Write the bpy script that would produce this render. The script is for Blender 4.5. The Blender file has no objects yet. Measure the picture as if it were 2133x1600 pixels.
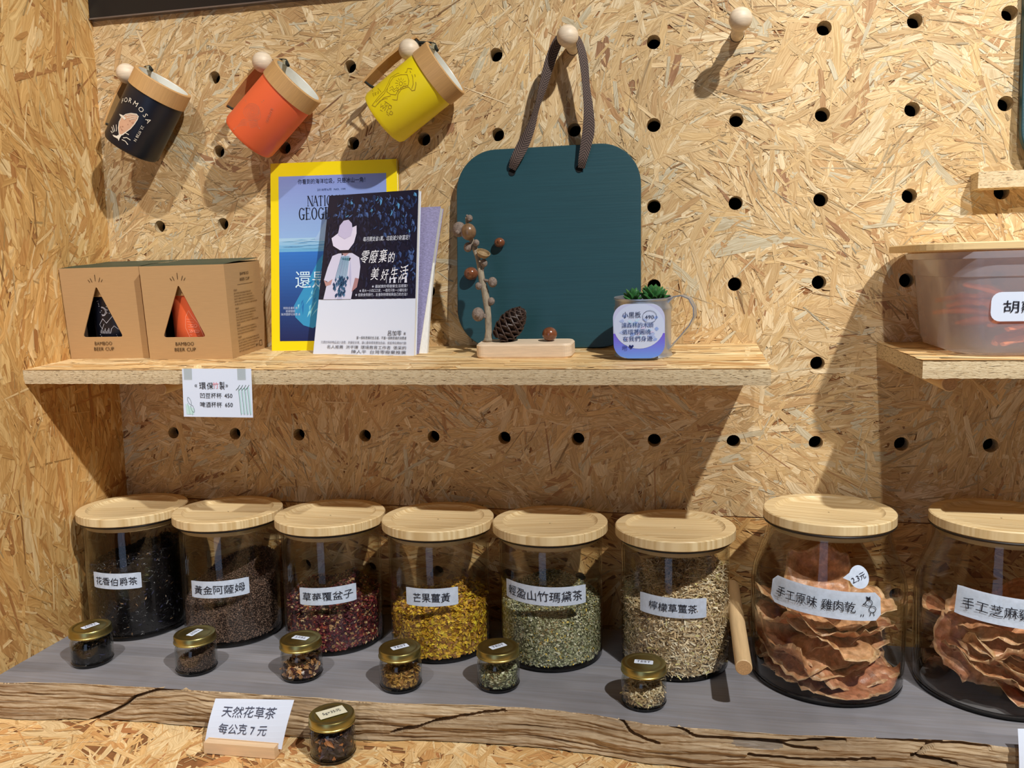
import bpy, math, random
import numpy as np
from mathutils import Vector, Matrix, noise as mnoise
random.seed(7)
rng = np.random.default_rng(11)
C = bpy.context.scene.collection
S = bpy.context.scene

# ------------------------------------------------------------------ camera, world, lights, exposure
CAM_E = (1.4608466, 0.0207467, 0.2030771)
CAM_C = Vector((0.0358642, -1.0756006, -0.3053940))
FPX = 1715.066
cd = bpy.data.cameras.new('camera'); cam = bpy.data.objects.new('camera', cd); C.objects.link(cam)
cd.sensor_width = 36.0; cd.lens = FPX/2133*36.0; cd.clip_start = 0.02
cam.location = CAM_C; cam.rotation_euler = CAM_E
S.camera = cam
S.view_settings.view_transform = 'Standard'; S.view_settings.look = 'None'
S.view_settings.gamma = 1.0; S.view_settings.use_curve_mapping = False
S.view_settings.exposure = 0.0
w = bpy.data.worlds.new('world'); S.world = w; w.use_nodes = True
w.node_tree.nodes['Background'].inputs[0].default_value = (0.90, 0.74, 0.58, 1)
w.node_tree.nodes['Background'].inputs[1].default_value = 0.022
S.cycles.transparent_max_bounces = 40; S.cycles.max_bounces = 14; S.cycles.diffuse_bounces = 5; S.cycles.sample_clamp_indirect = 6

def spot(name, loc, target, power, size, blend, col, rad=0.022):
    l = bpy.data.lights.new(name, 'SPOT'); l.energy = power; l.spot_size = math.radians(size); l.spot_blend = blend
    l.color = col; l.shadow_soft_size = rad
    o = bpy.data.objects.new(name, l); C.objects.link(o); o.location = loc
    o.rotation_euler = (Vector(target)-Vector(loc)).to_track_quat('-Z', 'Y').to_euler()
    return o
WARM = (1.0, 0.99, 0.965)
spot('track_spot', (0.80, -1.26, 1.06), (0.10, 0.0, -0.35), 160, 100, 0.8, WARM)
spot('track_spot', (0.18, -1.24, 1.06), (0.55, 0.0, -0.30), 56, 38, 0.7, WARM)
spot('track_spot', (-0.50, -1.24, 1.06), (-0.90, -0.3, -0.45), 75, 50, 0.9, WARM)
l = bpy.data.lights.new('glass_door_daylight', 'AREA'); l.shape = 'RECTANGLE'; l.size = 0.62; l.size_y = 2.3; l.energy = 6.0; l.color = (0.52, 0.68, 1.0)
o = bpy.data.objects.new('glass_door_daylight', l); C.objects.link(o); o.location = (-0.47, -2.35, -0.75); o.rotation_euler = (math.pi/2, 0, 0)

# ------------------------------------------------------------------ pixel -> point (reference frame 2133x1600)
from mathutils import Euler
RM = Euler(CAM_E, 'XYZ').to_matrix()
def ray(px, py): return RM @ Vector(((px-1066.5)/FPX, -(py-800)/FPX, -1.0))
def atY(px, py, y): d = ray(px, py); return CAM_C + d*((y-CAM_C.y)/d.y)
def atZ(px, py, z): d = ray(px, py); return CAM_C + d*((z-CAM_C.z)/d.z)
SL = 0.0861                                     # tilt of the left shelf
def shelf_z(y, z0=-0.3745, s=SL): return z0 + s*y
def onS(px, py, z0=-0.3745, s=SL):
    d = ray(px, py); t = (z0+s*CAM_C.y-CAM_C.z)/(d.z-s*d.y); return CAM_C+d*t

# ------------------------------------------------------------------ helpers
def lin(c):
    f = lambda v: v/12.92 if v <= 0.04045 else ((v+0.055)/1.055)**2.4
    return tuple(f(v/255.0) for v in c)
def nt(name):
    m = bpy.data.materials.new(name); m.use_nodes = True
    N = m.node_tree.nodes; L = m.node_tree.links; return m, N, L, N['Principled BSDF']
def mat(name, rgb, rough=0.6, metal=0.0, noise=None, amt=0.15, bump=0.0, spec=0.5, coord='Object', sub=0.0, coat=0.0):
    """noise = (sx,sy,sz) scale of a noise that varies the value"""
    m, N, L, b = nt(name); c = lin(rgb)
    b.inputs['Base Color'].default_value = (*c, 1); b.inputs['Roughness'].default_value = rough
    b.inputs['Metallic'].default_value = metal; b.inputs['Specular IOR Level'].default_value = spec
    if coat: b.inputs['Coat Weight'].default_value = coat; b.inputs['Coat Roughness'].default_value = 0.05
    if sub: b.inputs['Subsurface Weight'].default_value = sub; b.inputs['Subsurface Scale'].default_value = 0.003
    if noise:
        tc = N.new('ShaderNodeTexCoord'); mp = N.new('ShaderNodeMapping'); nz = N.new('ShaderNodeTexNoise')
        mp.inputs['Scale'].default_value = noise; nz.inputs['Scale'].default_value = 1.0; nz.inputs['Detail'].default_value = 5
        nz.inputs['Roughness'].default_value = 0.65
        L.new(tc.outputs[coord], mp.inputs[0]); L.new(mp.outputs[0], nz.inputs['Vector'])
        r = N.new('ShaderNodeMapRange'); r.inputs[1].default_value = 0.3; r.inputs[2].default_value = 0.7
        r.inputs[3].default_value = 1-amt; r.inputs[4].default_value = 1+amt*0.7; L.new(nz.outputs['Fac'], r.inputs[0])
        mx = N.new('ShaderNodeMix'); mx.data_type = 'RGBA'; mx.blend_type = 'MULTIPLY'; mx.inputs[0].default_value = 1
        mx.inputs[6].default_value = (*c, 1); L.new(r.outputs[0], mx.inputs[7]); L.new(mx.outputs[2], b.inputs['Base Color'])
        if bump:
            bp = N.new('ShaderNodeBump'); bp.inputs['Strength'].default_value = bump; bp.inputs['Distance'].default_value = 0.001
            L.new(nz.outputs['Fac'], bp.inputs['Height']); L.new(bp.outputs[0], b.inputs['Normal'])
    return m
def mat_attr(name, rough=0.6, grain=None, amt=0.2, bump=0.0, warp=0.0, spec=0.4, sub=0.0, coord='UV', metal=0):
    """colour from the 'col' attribute times grain"""
    m, N, L, b = nt(name); b.inputs['Roughness'].default_value = rough; b.inputs['Specular IOR Level'].default_value = spec
    b.inputs['Metallic'].default_value = metal
    if sub: b.inputs['Subsurface Weight'].default_value = sub; b.inputs['Subsurface Scale'].default_value = 0.003
    a = N.new('ShaderNodeAttribute'); a.attribute_name = 'col'; out = a.outputs['Color']
    if grain:
        tc = N.new('ShaderNodeTexCoord'); src = tc.outputs[coord]
        if warp:
            n0 = N.new('ShaderNodeTexNoise'); n0.inputs['Scale'].default_value = 26; n0.inputs['Detail'].default_value = 1
            L.new(src, n0.inputs['Vector'])
            vm = N.new('ShaderNodeVectorMath'); vm.operation = 'MULTIPLY_ADD'
            L.new(n0.outputs['Color'], vm.inputs[0]); vm.inputs[1].default_value = (warp, warp, 0); L.new(src, vm.inputs[2]); src = vm.outputs[0]
        mp = N.new('ShaderNodeMapping'); mp.inputs['Scale'].default_value = grain; L.new(src, mp.inputs[0])
        nz = N.new('ShaderNodeTexNoise'); nz.inputs['Scale'].default_value = 1; nz.inputs['Detail'].default_value = 4; nz.inputs['Roughness'].default_value = 0.6
        L.new(mp.outputs[0], nz.inputs['Vector'])
        r = N.new('ShaderNodeMapRange'); r.inputs[1].default_value = 0.32; r.inputs[2].default_value = 0.68
        r.inputs[3].default_value = 1-amt; r.inputs[4].default_value = 1+amt*0.6; L.new(nz.outputs['Fac'], r.inputs[0])
        g = N.new('ShaderNodeGamma'); 
        cr = N.new('ShaderNodeCombineXYZ')
        p1 = N.new('ShaderNodeMath'); p1.operation = 'POWER'; L.new(r.outputs[0], p1.inputs[0]); p1.inputs[1].default_value = 1.35
        p2 = N.new('ShaderNodeMath'); p2.operation = 'POWER'; L.new(r.outputs[0], p2.inputs[0]); p2.inputs[1].default_value = 1.9
        L.new(r.outputs[0], cr.inputs[0]); L.new(p1.outputs[0], cr.inputs[1]); L.new(p2.outputs[0], cr.inputs[2])
        N.remove(g)
        mx = N.new('ShaderNodeMix'); mx.data_type = 'RGBA'; mx.blend_type = 'MULTIPLY'; mx.inputs[0].default_value = 1
        L.new(out, mx.inputs[6]); L.new(cr.outputs[0], mx.inputs[7]); out = mx.outputs[2]
        if bump:
            bp = N.new('ShaderNodeBump'); bp.inputs['Strength'].default_value = bump; bp.inputs['Distance'].default_value = 0.0008
            L.new(nz.outputs['Fac'], bp.inputs['Height']); L.new(bp.outputs[0], b.inputs['Normal'])
    L.new(out, b.inputs['Base Color'])
    return m
def thin_fresnel(N, L, ior):
    """same reflectance from either side of a thin wall"""
    g = N.new('ShaderNodeNewGeometry'); r = N.new('ShaderNodeMapRange'); L.new(g.outputs['Backfacing'], r.inputs[0])
    r.inputs[3].default_value = ior; r.inputs[4].default_value = 1/ior
    fr = N.new('ShaderNodeFresnel'); L.new(r.outputs[0], fr.inputs[0]); return fr
def mat_glass(name, tint, edge, gloss=1.0, rough=0.0, ior=1.45):
    """thin-walled glass: straight transmission, Fresnel reflection, deeper tint where the wall is seen edge-on"""
    m, N, L, b = nt(name); N.remove(b); out = N['Material Output']
    lw = N.new('ShaderNodeLayerWeight'); lw.inputs[0].default_value = 0.25
    cm = N.new('ShaderNodeMix'); cm.data_type = 'RGBA'; L.new(lw.outputs['Facing'], cm.inputs[0])
    cm.inputs[6].default_value = (*tint, 1); cm.inputs[7].default_value = (*edge, 1)
    t = N.new('ShaderNodeBsdfTransparent'); L.new(cm.outputs[2], t.inputs[0])
    g = N.new('ShaderNodeBsdfGlossy'); g.inputs['Roughness'].default_value = rough; g.inputs[0].default_value = (gloss, gloss, gloss, 1)
    fr = thin_fresnel(N, L, ior)
    mx = N.new('ShaderNodeMixShader'); L.new(fr.outputs[0], mx.inputs[0]); L.new(t.outputs[0], mx.inputs[1]); L.new(g.outputs[0], mx.inputs[2])
    L.new(mx.outputs[0], out.inputs['Surface']); return m

def link(name, me, parent=None, m=None):
    if m is not None:
        for x in (m if isinstance(m, (list, tuple)) else [m]): me.materials.append(x)
    o = bpy.data.objects.new(name, me); C.objects.link(o)
    if parent is not None: o.parent = parent
    return o
def tag(o, label=None, cat=None, group=None, kind=None):
    if label: o['label'] = label
    if cat: o['category'] = cat
    if group: o['group'] = group
    if kind: o['kind'] = kind
    return o
def empty(name, loc=(0, 0, 0), rot=(0, 0, 0), label=None, cat=None, group=None):
    o = bpy.data.objects.new(name, None); C.objects.link(o); o.location = loc; o.rotation_euler = rot
    o.empty_display_size = 0.02
    return tag(o, label, cat, group)
def copy_tree(o, parent=None):
    c = o.copy(); C.objects.link(c); c.parent = parent
    for ch in list(o.children): copy_tree(ch, c)
    return c

class MB:
    def __init__(s): s.v = []; s.f = []; s.c = []; s.mi = []; s.sm = []; s.uv = []; s.cur = (1, 1, 1); s.m = 0; s.smooth = False
    def face(s, idx, col=None): s.f.append(tuple(idx)); s.c.append(col or s.cur); s.mi.append(s.m); s.sm.append(s.smooth)
    def poly(s, pts, col=None):
        b = len(s.v); s.v += [tuple(p) for p in pts]; s.face(range(b, b+len(pts)), col)
    def box(s, lo, hi, bev=0.0, M=None):
        x0, y0, z0 = lo; x1, y1, z1 = hi
        if bev <= 0:
            P = [(x, y, z) for x in (x0, x1) for y in (y0, y1) for z in (z0, z1)]
            F = [(0, 1, 3, 2), (4, 6, 7, 5), (0, 4, 5, 1), (2, 3, 7, 6), (0, 2, 6, 4), (1, 5, 7, 3)]
            b = len(s.v); s.v += [tuple(M @ Vector(p)) if M else p for p in P]
            for f in F: s.face([b+i for i in f])
        else:
            s.prism(rrect(x0, y0, x1, y1, bev, 4), z0, z1, bev*0.6, M)
    def prism(s, out, z0, z1, bev=0.0, M=None, cap=True, col=None):
        """outline (x,y) ccw extruded in z with a small chamfer"""
        cx = sum(p[0] for p in out)/len(out); cy = sum(p[1] for p in out)/len(out)
        def ring(z, ins):
            r = []
            for i, (x, y) in enumerate(out):
                if ins:
                    dx, dy = x-cx, y-cy; d = math.hypot(dx, dy) or 1; x -= dx/d*ins; y -= dy/d*ins
                r.append((x, y, z))
            return r
        rings = [ring(z0, bev), ring(z0+bev, 0), ring(z1-bev, 0), ring(z1, bev)] if bev else [ring(z0, 0), ring(z1, 0)]
        s.loft(rings, M, cap, cap, col)
    def loft(s, rings, M=None, cap0=True, cap1=True, col=None, closed=True):
        b = len(s.v); n = len(rings[0])
        for r in rings: s.v += [tuple(M @ Vector(p)) if M else tuple(p) for p in r]
        for k in range(len(rings)-1):
            for i in range(n if closed else n-1):
                j = (i+1) % n; s.face((b+k*n+i, b+k*n+j, b+(k+1)*n+j, b+(k+1)*n+i), col)
        sm = s.smooth; s.smooth = False
        if cap0: s.face([b+i for i in reversed(range(n))], col)
        if cap1: s.face([b+(len(rings)-1)*n+i for i in range(n)], col)
        s.smooth = sm
    def lathe(s, prof, n=48, M=None, cap0=False, cap1=False, col=None):
        sm = s.smooth; s.smooth = True
        rings = [[(r*math.cos(2*math.pi*i/n), r*math.sin(2*math.pi*i/n), z) for i in range(n)] for r, z in prof]
        s.loft(rings, M, cap0, cap1, col); s.smooth = sm
    def tube(s, pts, rad, n=10, cap=True, col=None):
        pts = [Vector(p) for p in pts]; rads = rad if isinstance(rad, (list, tuple)) else [rad]*len(pts)
        rings = []; up = Vector((0.13, 0.2, 0.97))
        for i, p in enumerate(pts):
            t = (pts[min(i+1, len(pts)-1)]-pts[max(i-1, 0)]).normalized()
            a = t.cross(up).normalized(); b2 = t.cross(a).normalized()
            rings.append([p+(a*math.cos(2*math.pi*k/n)+b2*math.sin(2*math.pi*k/n))*rads[i] for k in range(n)])
        sm = s.smooth; s.smooth = True; s.loft(rings, None, cap, cap, col); s.smooth = sm
    def ball(s, c, r, nu=20, nv=12, sc=(1, 1, 1), M=None, col=None):
        sm = s.smooth; s.smooth = True
        rings = []
        for k in range(nv+1):
            a = math.pi*k/nv; rr = max(math.sin(a), 0.002)*r
            rings.append([(c[0]+rr*math.cos(2*math.pi*i/nu)*sc[0], c[1]+rr*math.sin(2*math.pi*i/nu)*sc[1], c[2]-math.cos(a)*r*sc[2]) for i in range(nu)])
        s.loft(rings, M, True, True, col); s.smooth = sm
    def build(s, name, m, parent=None, color=False):
        me = bpy.data.meshes.new(name); me.from_pydata(s.v, [], s.f)
        me.polygons.foreach_set('use_smooth', s.sm)
        ms = m if isinstance(m, (list, tuple)) else [m]
        for x in ms: me.materials.append(x)
        if len(ms) > 1: me.polygons.foreach_set('material_index', s.mi)
        if color:
            a = me.attributes.new('col', 'FLOAT_COLOR', 'FACE')
            a.data.foreach_set('color', np.array([(*c, 1) for c in s.c], np.float32).ravel())
        me.validate(); me.update()
        if any(s.sm): me.set_sharp_from_angle(angle=math.radians(38))
        o = bpy.data.objects.new(name, me); C.objects.link(o)
        if parent is not None: o.parent = parent
        return o
def rrect(x0, y0, x1, y1, r, n=6):
    P = []
    for cx, cy, a0 in ((x1-r, y0+r, -90), (x1-r, y1-r, 0), (x0+r, y1-r, 90), (x0+r, y0+r, 180)):
        for k in range(n+1):
            a = math.radians(a0+90*k/n); P.append((cx+r*math.cos(a), cy+r*math.sin(a)))
    return P
def arrays(name, V, F, cols, m, parent=None, uv=None, smooth=False):
    me = bpy.data.meshes.new(name); me.from_pydata(V, [], F)
    a = me.attributes.new('col', 'FLOAT_COLOR', 'FACE')
    cc = np.ones((len(F), 4), np.float32); cc[:, :3] = cols; a.data.foreach_set('color', cc.ravel())
    if uv is not None:
        u = me.uv_layers.new(name='UVMap'); u.data.foreach_set('uv', np.asarray(uv, np.float32).ravel())
    if smooth: me.polygons.foreach_set('use_smooth', [True]*len(F))
    me.update(); return link(name, me, parent, m)

# ---------- flat print: polygons, strokes and lettering laid on a surface through a map (u,v)->(x,y,z)
_tc = {}
def glyphs(txt):
    if txt in _tc: return _tc[txt]
    cu = bpy.data.curves.new('t', 'FONT'); cu.body = txt; cu.size = 1.0; cu.resolution_u = 2; cu.fill_mode = 'FRONT'
    ob = bpy.data.objects.new('t', cu); C.objects.link(ob)
    dg = bpy.context.evaluated_depsgraph_get(); dg.update()
    me = bpy.data.meshes.new_from_object(ob.evaluated_get(dg))
    V = [(v.co.x, v.co.y) for v in me.vertices]; F = [tuple(p.vertices) for p in me.polygons]
    C.objects.unlink(ob); bpy.data.objects.remove(ob); bpy.data.curves.remove(cu); bpy.data.meshes.remove(me)
    _tc[txt] = (V, F); return V, F
class Print:
    """several layers of flat print; z is the lift over the surface"""
    def __init__(s): s.V = []; s.F = []; s.c = []
    def poly(s, pts, col, z=1):
        b = len(s.V); s.V += [(x, y, z) for x, y in pts]; s.F.append(tuple(range(b, b+len(pts)))); s.c.append(lin(col))
    def fan(s, pts, col, z=1):
        n = len(pts); cx = sum(p[0] for p in pts)/n; cy = sum(p[1] for p in pts)/n
        for i in range(n): a, b = pts[i], pts[(i+1) % n]; m1 = ((a[0]+cx)/2, (a[1]+cy)/2); m2 = ((b[0]+cx)/2, (b[1]+cy)/2); s.poly([a, b, m2, m1], col, z); s.poly([m1, m2, (cx, cy)], col, z)
    def quadgrid(s, x0, y0, x1, y1, cf, nx=1, ny=8, z=1):
        for i in range(nx):
            for j in range(ny):
                a, b2 = x0+(x1-x0)*i/nx, x0+(x1-x0)*(i+1)/nx; c, d = y0+(y1-y0)*j/ny, y0+(y1-y0)*(j+1)/ny
                s.poly([(a, c), (b2, c), (b2, d), (a, d)], cf((i+.5)/nx, (j+.5)/ny), z)
    def line(s, pts, w, col, z=2, closed=False):
        pts = list(pts)
        if closed: pts.append(pts[0])
        for (ax, ay), (bx, by) in zip(pts[:-1], pts[1:]):
            dx, dy = bx-ax, by-ay; d = math.hypot(dx, dy)
            if d < 1e-9: continue
            nx, ny = -dy/d*w/2, dx/d*w/2; ex, ey = dx/d*w*.3, dy/d*w*.3
            s.poly([(ax+nx-ex, ay+ny-ey), (ax-nx-ex, ay-ny-ey), (bx-nx+ex, by-ny+ey), (bx+nx+ex, by+ny+ey)], col, z)
    def text(s, txt, x, y, size, col, align='l', sx=1.0, shear=0.0, rot=0.0, z=3, width=None, wob=0.0):
        V, F = glyphs(txt)
        if not V: return
        xs = [v[0] for v in V]; x0, x1 = min(xs), max(xs)
        if width: sx = width/((x1-x0)*size)
        W = (x1-x0)*size*sx; off = {'l': 0, 'c': -W/2, 'r': -W}[align]
        ca, sa = math.cos(rot), math.sin(rot); b = len(s.V); c = lin(col); ph = random.random()*9
        for vx, vy in V:
            X = (vx-x0)*size*sx+off; Y = vy*size; X += shear*Y
            if wob: Y += math.sin(X/size*2.3+ph)*wob*size; X += math.sin(Y/size*5+X/size*1.7+ph)*wob*size
            s.V.append((x+X*ca-Y*sa, y+X*sa+Y*ca, z))
        for f in F: s.F.append(tuple(b+i for i in f)); s.c.append(c)
    def build(s, name, m, parent, fn, lift=0.0002):
        V = [tuple(fn(x, y, z*lift)) for x, y, z in s.V]
        return arrays(name, V, s.F, np.array(s.c), m, parent)
INK = mat_attr('printed_ink', 0.55, spec=0.3)
GLOSSPRINT = mat_attr('glossy_printed_cover', 0.3, spec=0.5)

# ------------------------------------------------------------------ OSB
PAL = [((222, 192, 144), 6), ((214, 182, 132), 7), ((206, 172, 122), 6), ((228, 204, 162), 5), ((200, 162, 112), 3), ((184, 142, 96), 1.1), ((206, 192, 160), 2.2), ((160, 118, 82), 0.35), ((218, 184, 130), 5)]
PALW = [((216, 172, 108), 6), ((206, 160, 96), 6), ((224, 186, 124), 4), ((194, 144, 84), 3), ((230, 198, 144), 2), ((176, 124, 72), .9)]
PALC = [((236, 198, 140), 5), ((228, 184, 122), 5), ((242, 212, 160), 4), ((216, 164, 104), 2.4), ((196, 136, 84), 0.7)]
STRAND = mat_attr('osb_strand_wood', 0.62, grain=(30, 620, 1), amt=0.26, bump=0.6, warp=0.02)
STRANDL = mat_attr('osb_strand_wood_wide', 0.55, grain=(16, 330, 1), amt=0.24, bump=0.45, warp=0.03)
BOARD = mat('osb_board_core', (150, 100, 56), 0.8, noise=(60, 60, 60), amt=0.4, bump=0.4)
EDGE = None
def clip(poly, a, b, c):     # keep a*x+b*y<=c
    out = []
    for i in range(len(poly)):
        p, q = poly[i-1], poly[i]; dp = a*p[0]+b*p[1]-c; dq = a*q[0]+b*q[1]-c
        if dp <= 0 < dq or dq <= 0 < dp:
            t = dp/(dp-dq); out.append((p[0]+(q[0]-p[0])*t, p[1]+(q[1]-p[1])*t))
        if dq <= 0: out.append(q)
    return out
def flakes(parent, name, O, U, V, Nn, w, h, n, lens, wids, ang, pal, holes=(), hr=0.0014, h0=0.0002, m=None, avoid=0.0086):
    O, U, V, Nn = map(Vector, (O, U, V, Nn))
    cols = np.array([lin(p[0]) for p in pal]); wt = np.array([p[1] for p in pal], float); wt /= wt.sum()
    VV, FF, CC, UVs = [], [], [], []
    HC = [(math.cos(2*math.pi*k/16), math.sin(2*math.pi*k/16)) for k in range(16)]
    for i in range(n):
        t = i/n
        L = math.exp(random.uniform(math.log(lens[0]), math.log(lens[1])))
        W = min(math.exp(random.uniform(math.log(wids[0]), math.log(wids[1]))), L*0.6)
        if t > 0.62: L *= 0.62; W *= 0.36
        if t > 0.9: L *= 0.6; W *= .7
        cx, cy = random.uniform(-L*.3, w+L*.3), random.uniform(-L*.3, h+L*.3)
        th = ang(cx, cy); ca, sa = math.cos(th), math.sin(th)
        e = W*0.5; j = lambda: random.uniform(-e, e)
        tp = random.uniform(0.55, 1.0); tq = random.uniform(0.55, 1.0)
        bow = random.uniform(-.12, .12)*W
        loc = [(-L/2+j(), -W/2*tp), (0, -W/2+bow), (L/2+j(), -W/2*tq), (L/2+j(), random.uniform(-.2, .2)*W), (L/2+j(), W/2*tq), (0, W/2+bow), (-L/2+j(), W/2*tp), (-L/2+j(), random.uniform(-.2, .2)*W)]
        P = [(cx+a*ca-b*sa, cy+a*sa+b*ca) for a, b in loc]
        xs = [p[0] for p in P]; ys = [p[1] for p in P]
        if max(xs) < 0 or min(xs) > w or max(ys) < 0 or min(ys) > h: continue
        if min(xs) < 0: P = clip(P, -1, 0, 0)
        if max(xs) > w: P = clip(P, 1, 0, w)
        if len(P) > 2 and min(ys) < 0: P = clip(P, 0, -1, 0)
        if len(P) > 2 and max(ys) > h: P = clip(P, 0, 1, h)
        if len(P) < 3: continue
        pcs = [P]
        for hx, hy in holes:
            if min(xs) > hx+avoid or max(xs) < hx-avoid or min(ys) > hy+avoid or max(ys) < hy-avoid: continue
            new = []
            for q in pcs:
                rest = q
                for a, b in HC:
                    c0 = a*hx+b*hy+avoid*0.985
                    out = clip(rest, -a, -b, -c0)
                    if len(out) > 2: new.append(out)
                    rest = clip(rest, a, b, c0)
                    if len(rest) < 3: break
            pcs = new
        col = cols[random.choices(range(len(pal)), wt)[0]]*random.uniform(0.90, 1.08); tn = .5+.8*mnoise.noise(Vector((cx*11, cy*11, 5))); col = col*(.94+.12*tn)
        if W < 0.003 and random.random() < 0.16: col = col*0.6
        hb = h0+hr*t; ta, tb = random.uniform(-.006, .006), random.uniform(-.04, .04)
        uo, vo = random.uniform(0, 50), random.uniform(0, 50)
        for q in pcs:
            b0 = len(VV)
            for x, y in q:
                s_, t_ = (x-cx)*ca+(y-cy)*sa, -(x-cx)*sa+(y-cy)*ca
                VV.append(O+U*x+V*y+Nn*max(hb+ta*s_+tb*t_, 0.00005)); UVs.append((s_+uo, t_+vo))
            FF.append(tuple(range(b0, b0+len(q)))); CC.append(col)
    fl = Nn.dot(U.cross(V)) < 0
    if fl: FF = [tuple(reversed(f)) for f in FF]
    uv = [UVs[i] for f in FF for i in f]
    o = arrays(name, VV, FF, np.array(CC), m or STRAND, parent, uv); o['kind'] = 'stuff'; return o

# ---- pierced back wall
XL, XR, ZB, ZT = -0.786, 0.85, -0.82, 0.35
HR = 0.0084
holes = []
for i in range(-7, 8):
    for j in (3, 2, 1, 0, -1, -2, -3, -4, -5, -6.9):
        holes.append((i*0.1, (j*0.1 if j > -6 else -0.692)))
mb = MB(); nseg = 24
WH = mat('lit_hole_wood', (196, 172, 132), 0.8, noise=(400, 400, 400), amt=0.3)  # lighter tan puts the lit look of the hole walls into the colour
cellz = {}
for hx, hz in holes:
    x0, x1 = hx-.05, hx+.05; z0, z1 = (hz-.05, hz+.05) if hz > -.6 else (-.75, -.65)
    b = len(mb.v)
    for k in range(nseg):
        a = 2*math.pi*k/nseg; c, s_ = math.cos(a), math.sin(a); q = 1/max(abs(c), abs(s_))
        ox, oz = hx+c*q*.05, (z0+z1)/2+s_*q*.05
        mb.v += [(min(ox, XR), 0, min(oz, ZT)), (hx+c*HR, 0, hz+s_*HR), (hx+c*HR, .018, hz+s_*HR)]
    for k in range(nseg):
        n2 = (k+1) % nseg; mb.m = 0
        mb.face((b+3*k, b+3*n2, b+3*n2+1, b+3*k+1)); mb.m = 1; mb.face((b+3*k+1, b+3*n2+1, b+3*n2+2, b+3*k+2))
mb.m = 0
mb.poly([(XL, 0, ZB), (-.75, 0, ZB), (-.75, 0, ZT), (XL, 0, ZT)])
mb.poly([(-.75, 0, ZB), (.75, 0, ZB), (.75, 0, -.75), (-.75, 0, -.75)])
mb.poly([(-.75, 0, -.65), (.75, 0, -.65), (.75, 0, -.55), (-.75, 0, -.55)])
mb.poly([(.75, 0, ZB), (XR, 0, ZB), (XR, 0, ZT), (.75, 0, ZT)])
wall = mb.build('wall_back', [BOARD, WH]); tag(wall, 'pale strand board wall pierced with a grid of round peg holes', kind='structure')
bk = MB(); bk.box((XL-.02, .055, ZB), (XR, .06, ZT)); bk.build('void_sheet', mat('dark_void', (14, 12, 12), 0.95), wall)  # added near-black sheet, stands in for the shade seen through the holes
def mixang(c, s, p, k=9.0, swing=0.0):
    def f(x, y):
        if random.random() < p: return random.gauss(c+swing*2.4*mnoise.noise(Vector((x*k, y*k, c*7))), s)
        return random.uniform(0, math.pi)
    return f
hl = [(x-XL, z+.598) for x, z in holes if z > -.6]
flakes(wall, 'wood_strands', (XL, 0, -.598), (1, 0, 0), (0, 0, 1), (0, -1, 0), XR-XL, ZT+.598, 40000, (.010, .120), (.0012, .030), mixang(0.35, .38, .78, 7, .9), PAL, hl)
hl = [(x-XL, z+.8) for x, z in holes if z < -.6]
flakes(wall, 'wood_strands', (XL, 0, -.80), (1, 0, 0), (0, 0, 1), (0, -1, 0), XR-XL, .2005, 3600, (.02, .13), (.002, .024), mixang(0.0, .3, .8, 8, .6), PALW, hl)

# ---- left wall
mb = MB(); mb.box((XL-.02, -.62, ZB), (XL, 0.0, ZT))
wl = mb.build('wall_left', BOARD); tag(wl, 'warm strand board side wall at the left', kind='structure')
flakes(wl, 'wood_strands', (XL, -.62, -.80), (0, 1, 0), (0, 0, 1), (1, 0, 0), .62, ZT+.80, 8000, (.025, .17), (.003, .034), mixang(1.5, .28, .80, 6, .7), PALW, m=STRANDL, hr=.0012)

# ---- counter
mb = MB(); mb.box((XL, -.62, -.83), (XR, 0, -.802))
ct = mb.build('counter_top', BOARD); tag(ct, 'strand board counter under the grey live edge plank', 'counter')
flakes(ct, 'wood_strands', (XL, -.62, -.802), (1, 0, 0), (0, 1, 0), (0, 0, 1), XR-XL, .40, 7000, (.018, .11), (.002, .024), mixang(0.2, .45, .6, 8, .9), PALC, hr=.0009)

# ---- OSB edge material: layers of strands seen edge-on
def mat_edge(name, c1, c2, dark, axis):
    m, N, L, b = nt(name); b.inputs['Roughness'].default_value = 0.8
    tc = N.new('ShaderNodeTexCoord'); mp = N.new('ShaderNodeMapping')
    mp.inputs['Scale'].default_value = (150, 150, 1100); L.new(tc.outputs['Object'], mp.inputs[0])
    n1 = N.new('ShaderNodeTexNoise'); n1.inputs['Scale'].default_value = 1; n1.inputs['Detail'].default_value = 5; n1.inputs['Distortion'].default_value = 1.2; L.new(mp.outputs[0], n1.inputs['Vector'])
    r = N.new('ShaderNodeValToRGB'); L.new(n1.outputs['Fac'], r.inputs[0]); e = r.color_ramp.elements
    e[0].position = 0.31; e[0].color = (*lin(dark), 1); e[1].position = 0.60; e[1].color = (*lin(c1), 1)
    x = r.color_ramp.elements.new(0.42); x.color = (*lin(c2), 1)
    L.new(r.outputs[0], b.inputs['Base Color'])
    bp = N.new('ShaderNodeBump'); bp.inputs['Strength'].default_value = 0.6; bp.inputs['Distance'].default_value = 0.0009
    L.new(n1.outputs['Fac'], bp.inputs['Height']); L.new(bp.outputs[0], b.inputs['Normal']); return m
EDGE = mat_edge('osb_cut_edge', (224, 204, 166), (206, 180, 138), (70, 48, 30), 0)
SHELFTOP = mat('shelf_top_wood', (224, 184, 124), 0.55, noise=(9, 160, 160), amt=0.2, bump=0.2)
PALS = [((238, 204, 148), 5), ((228, 190, 132), 5), ((244, 216, 166), 4), ((214, 170, 110), 2), ((200, 152, 96), .6)]
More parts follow.
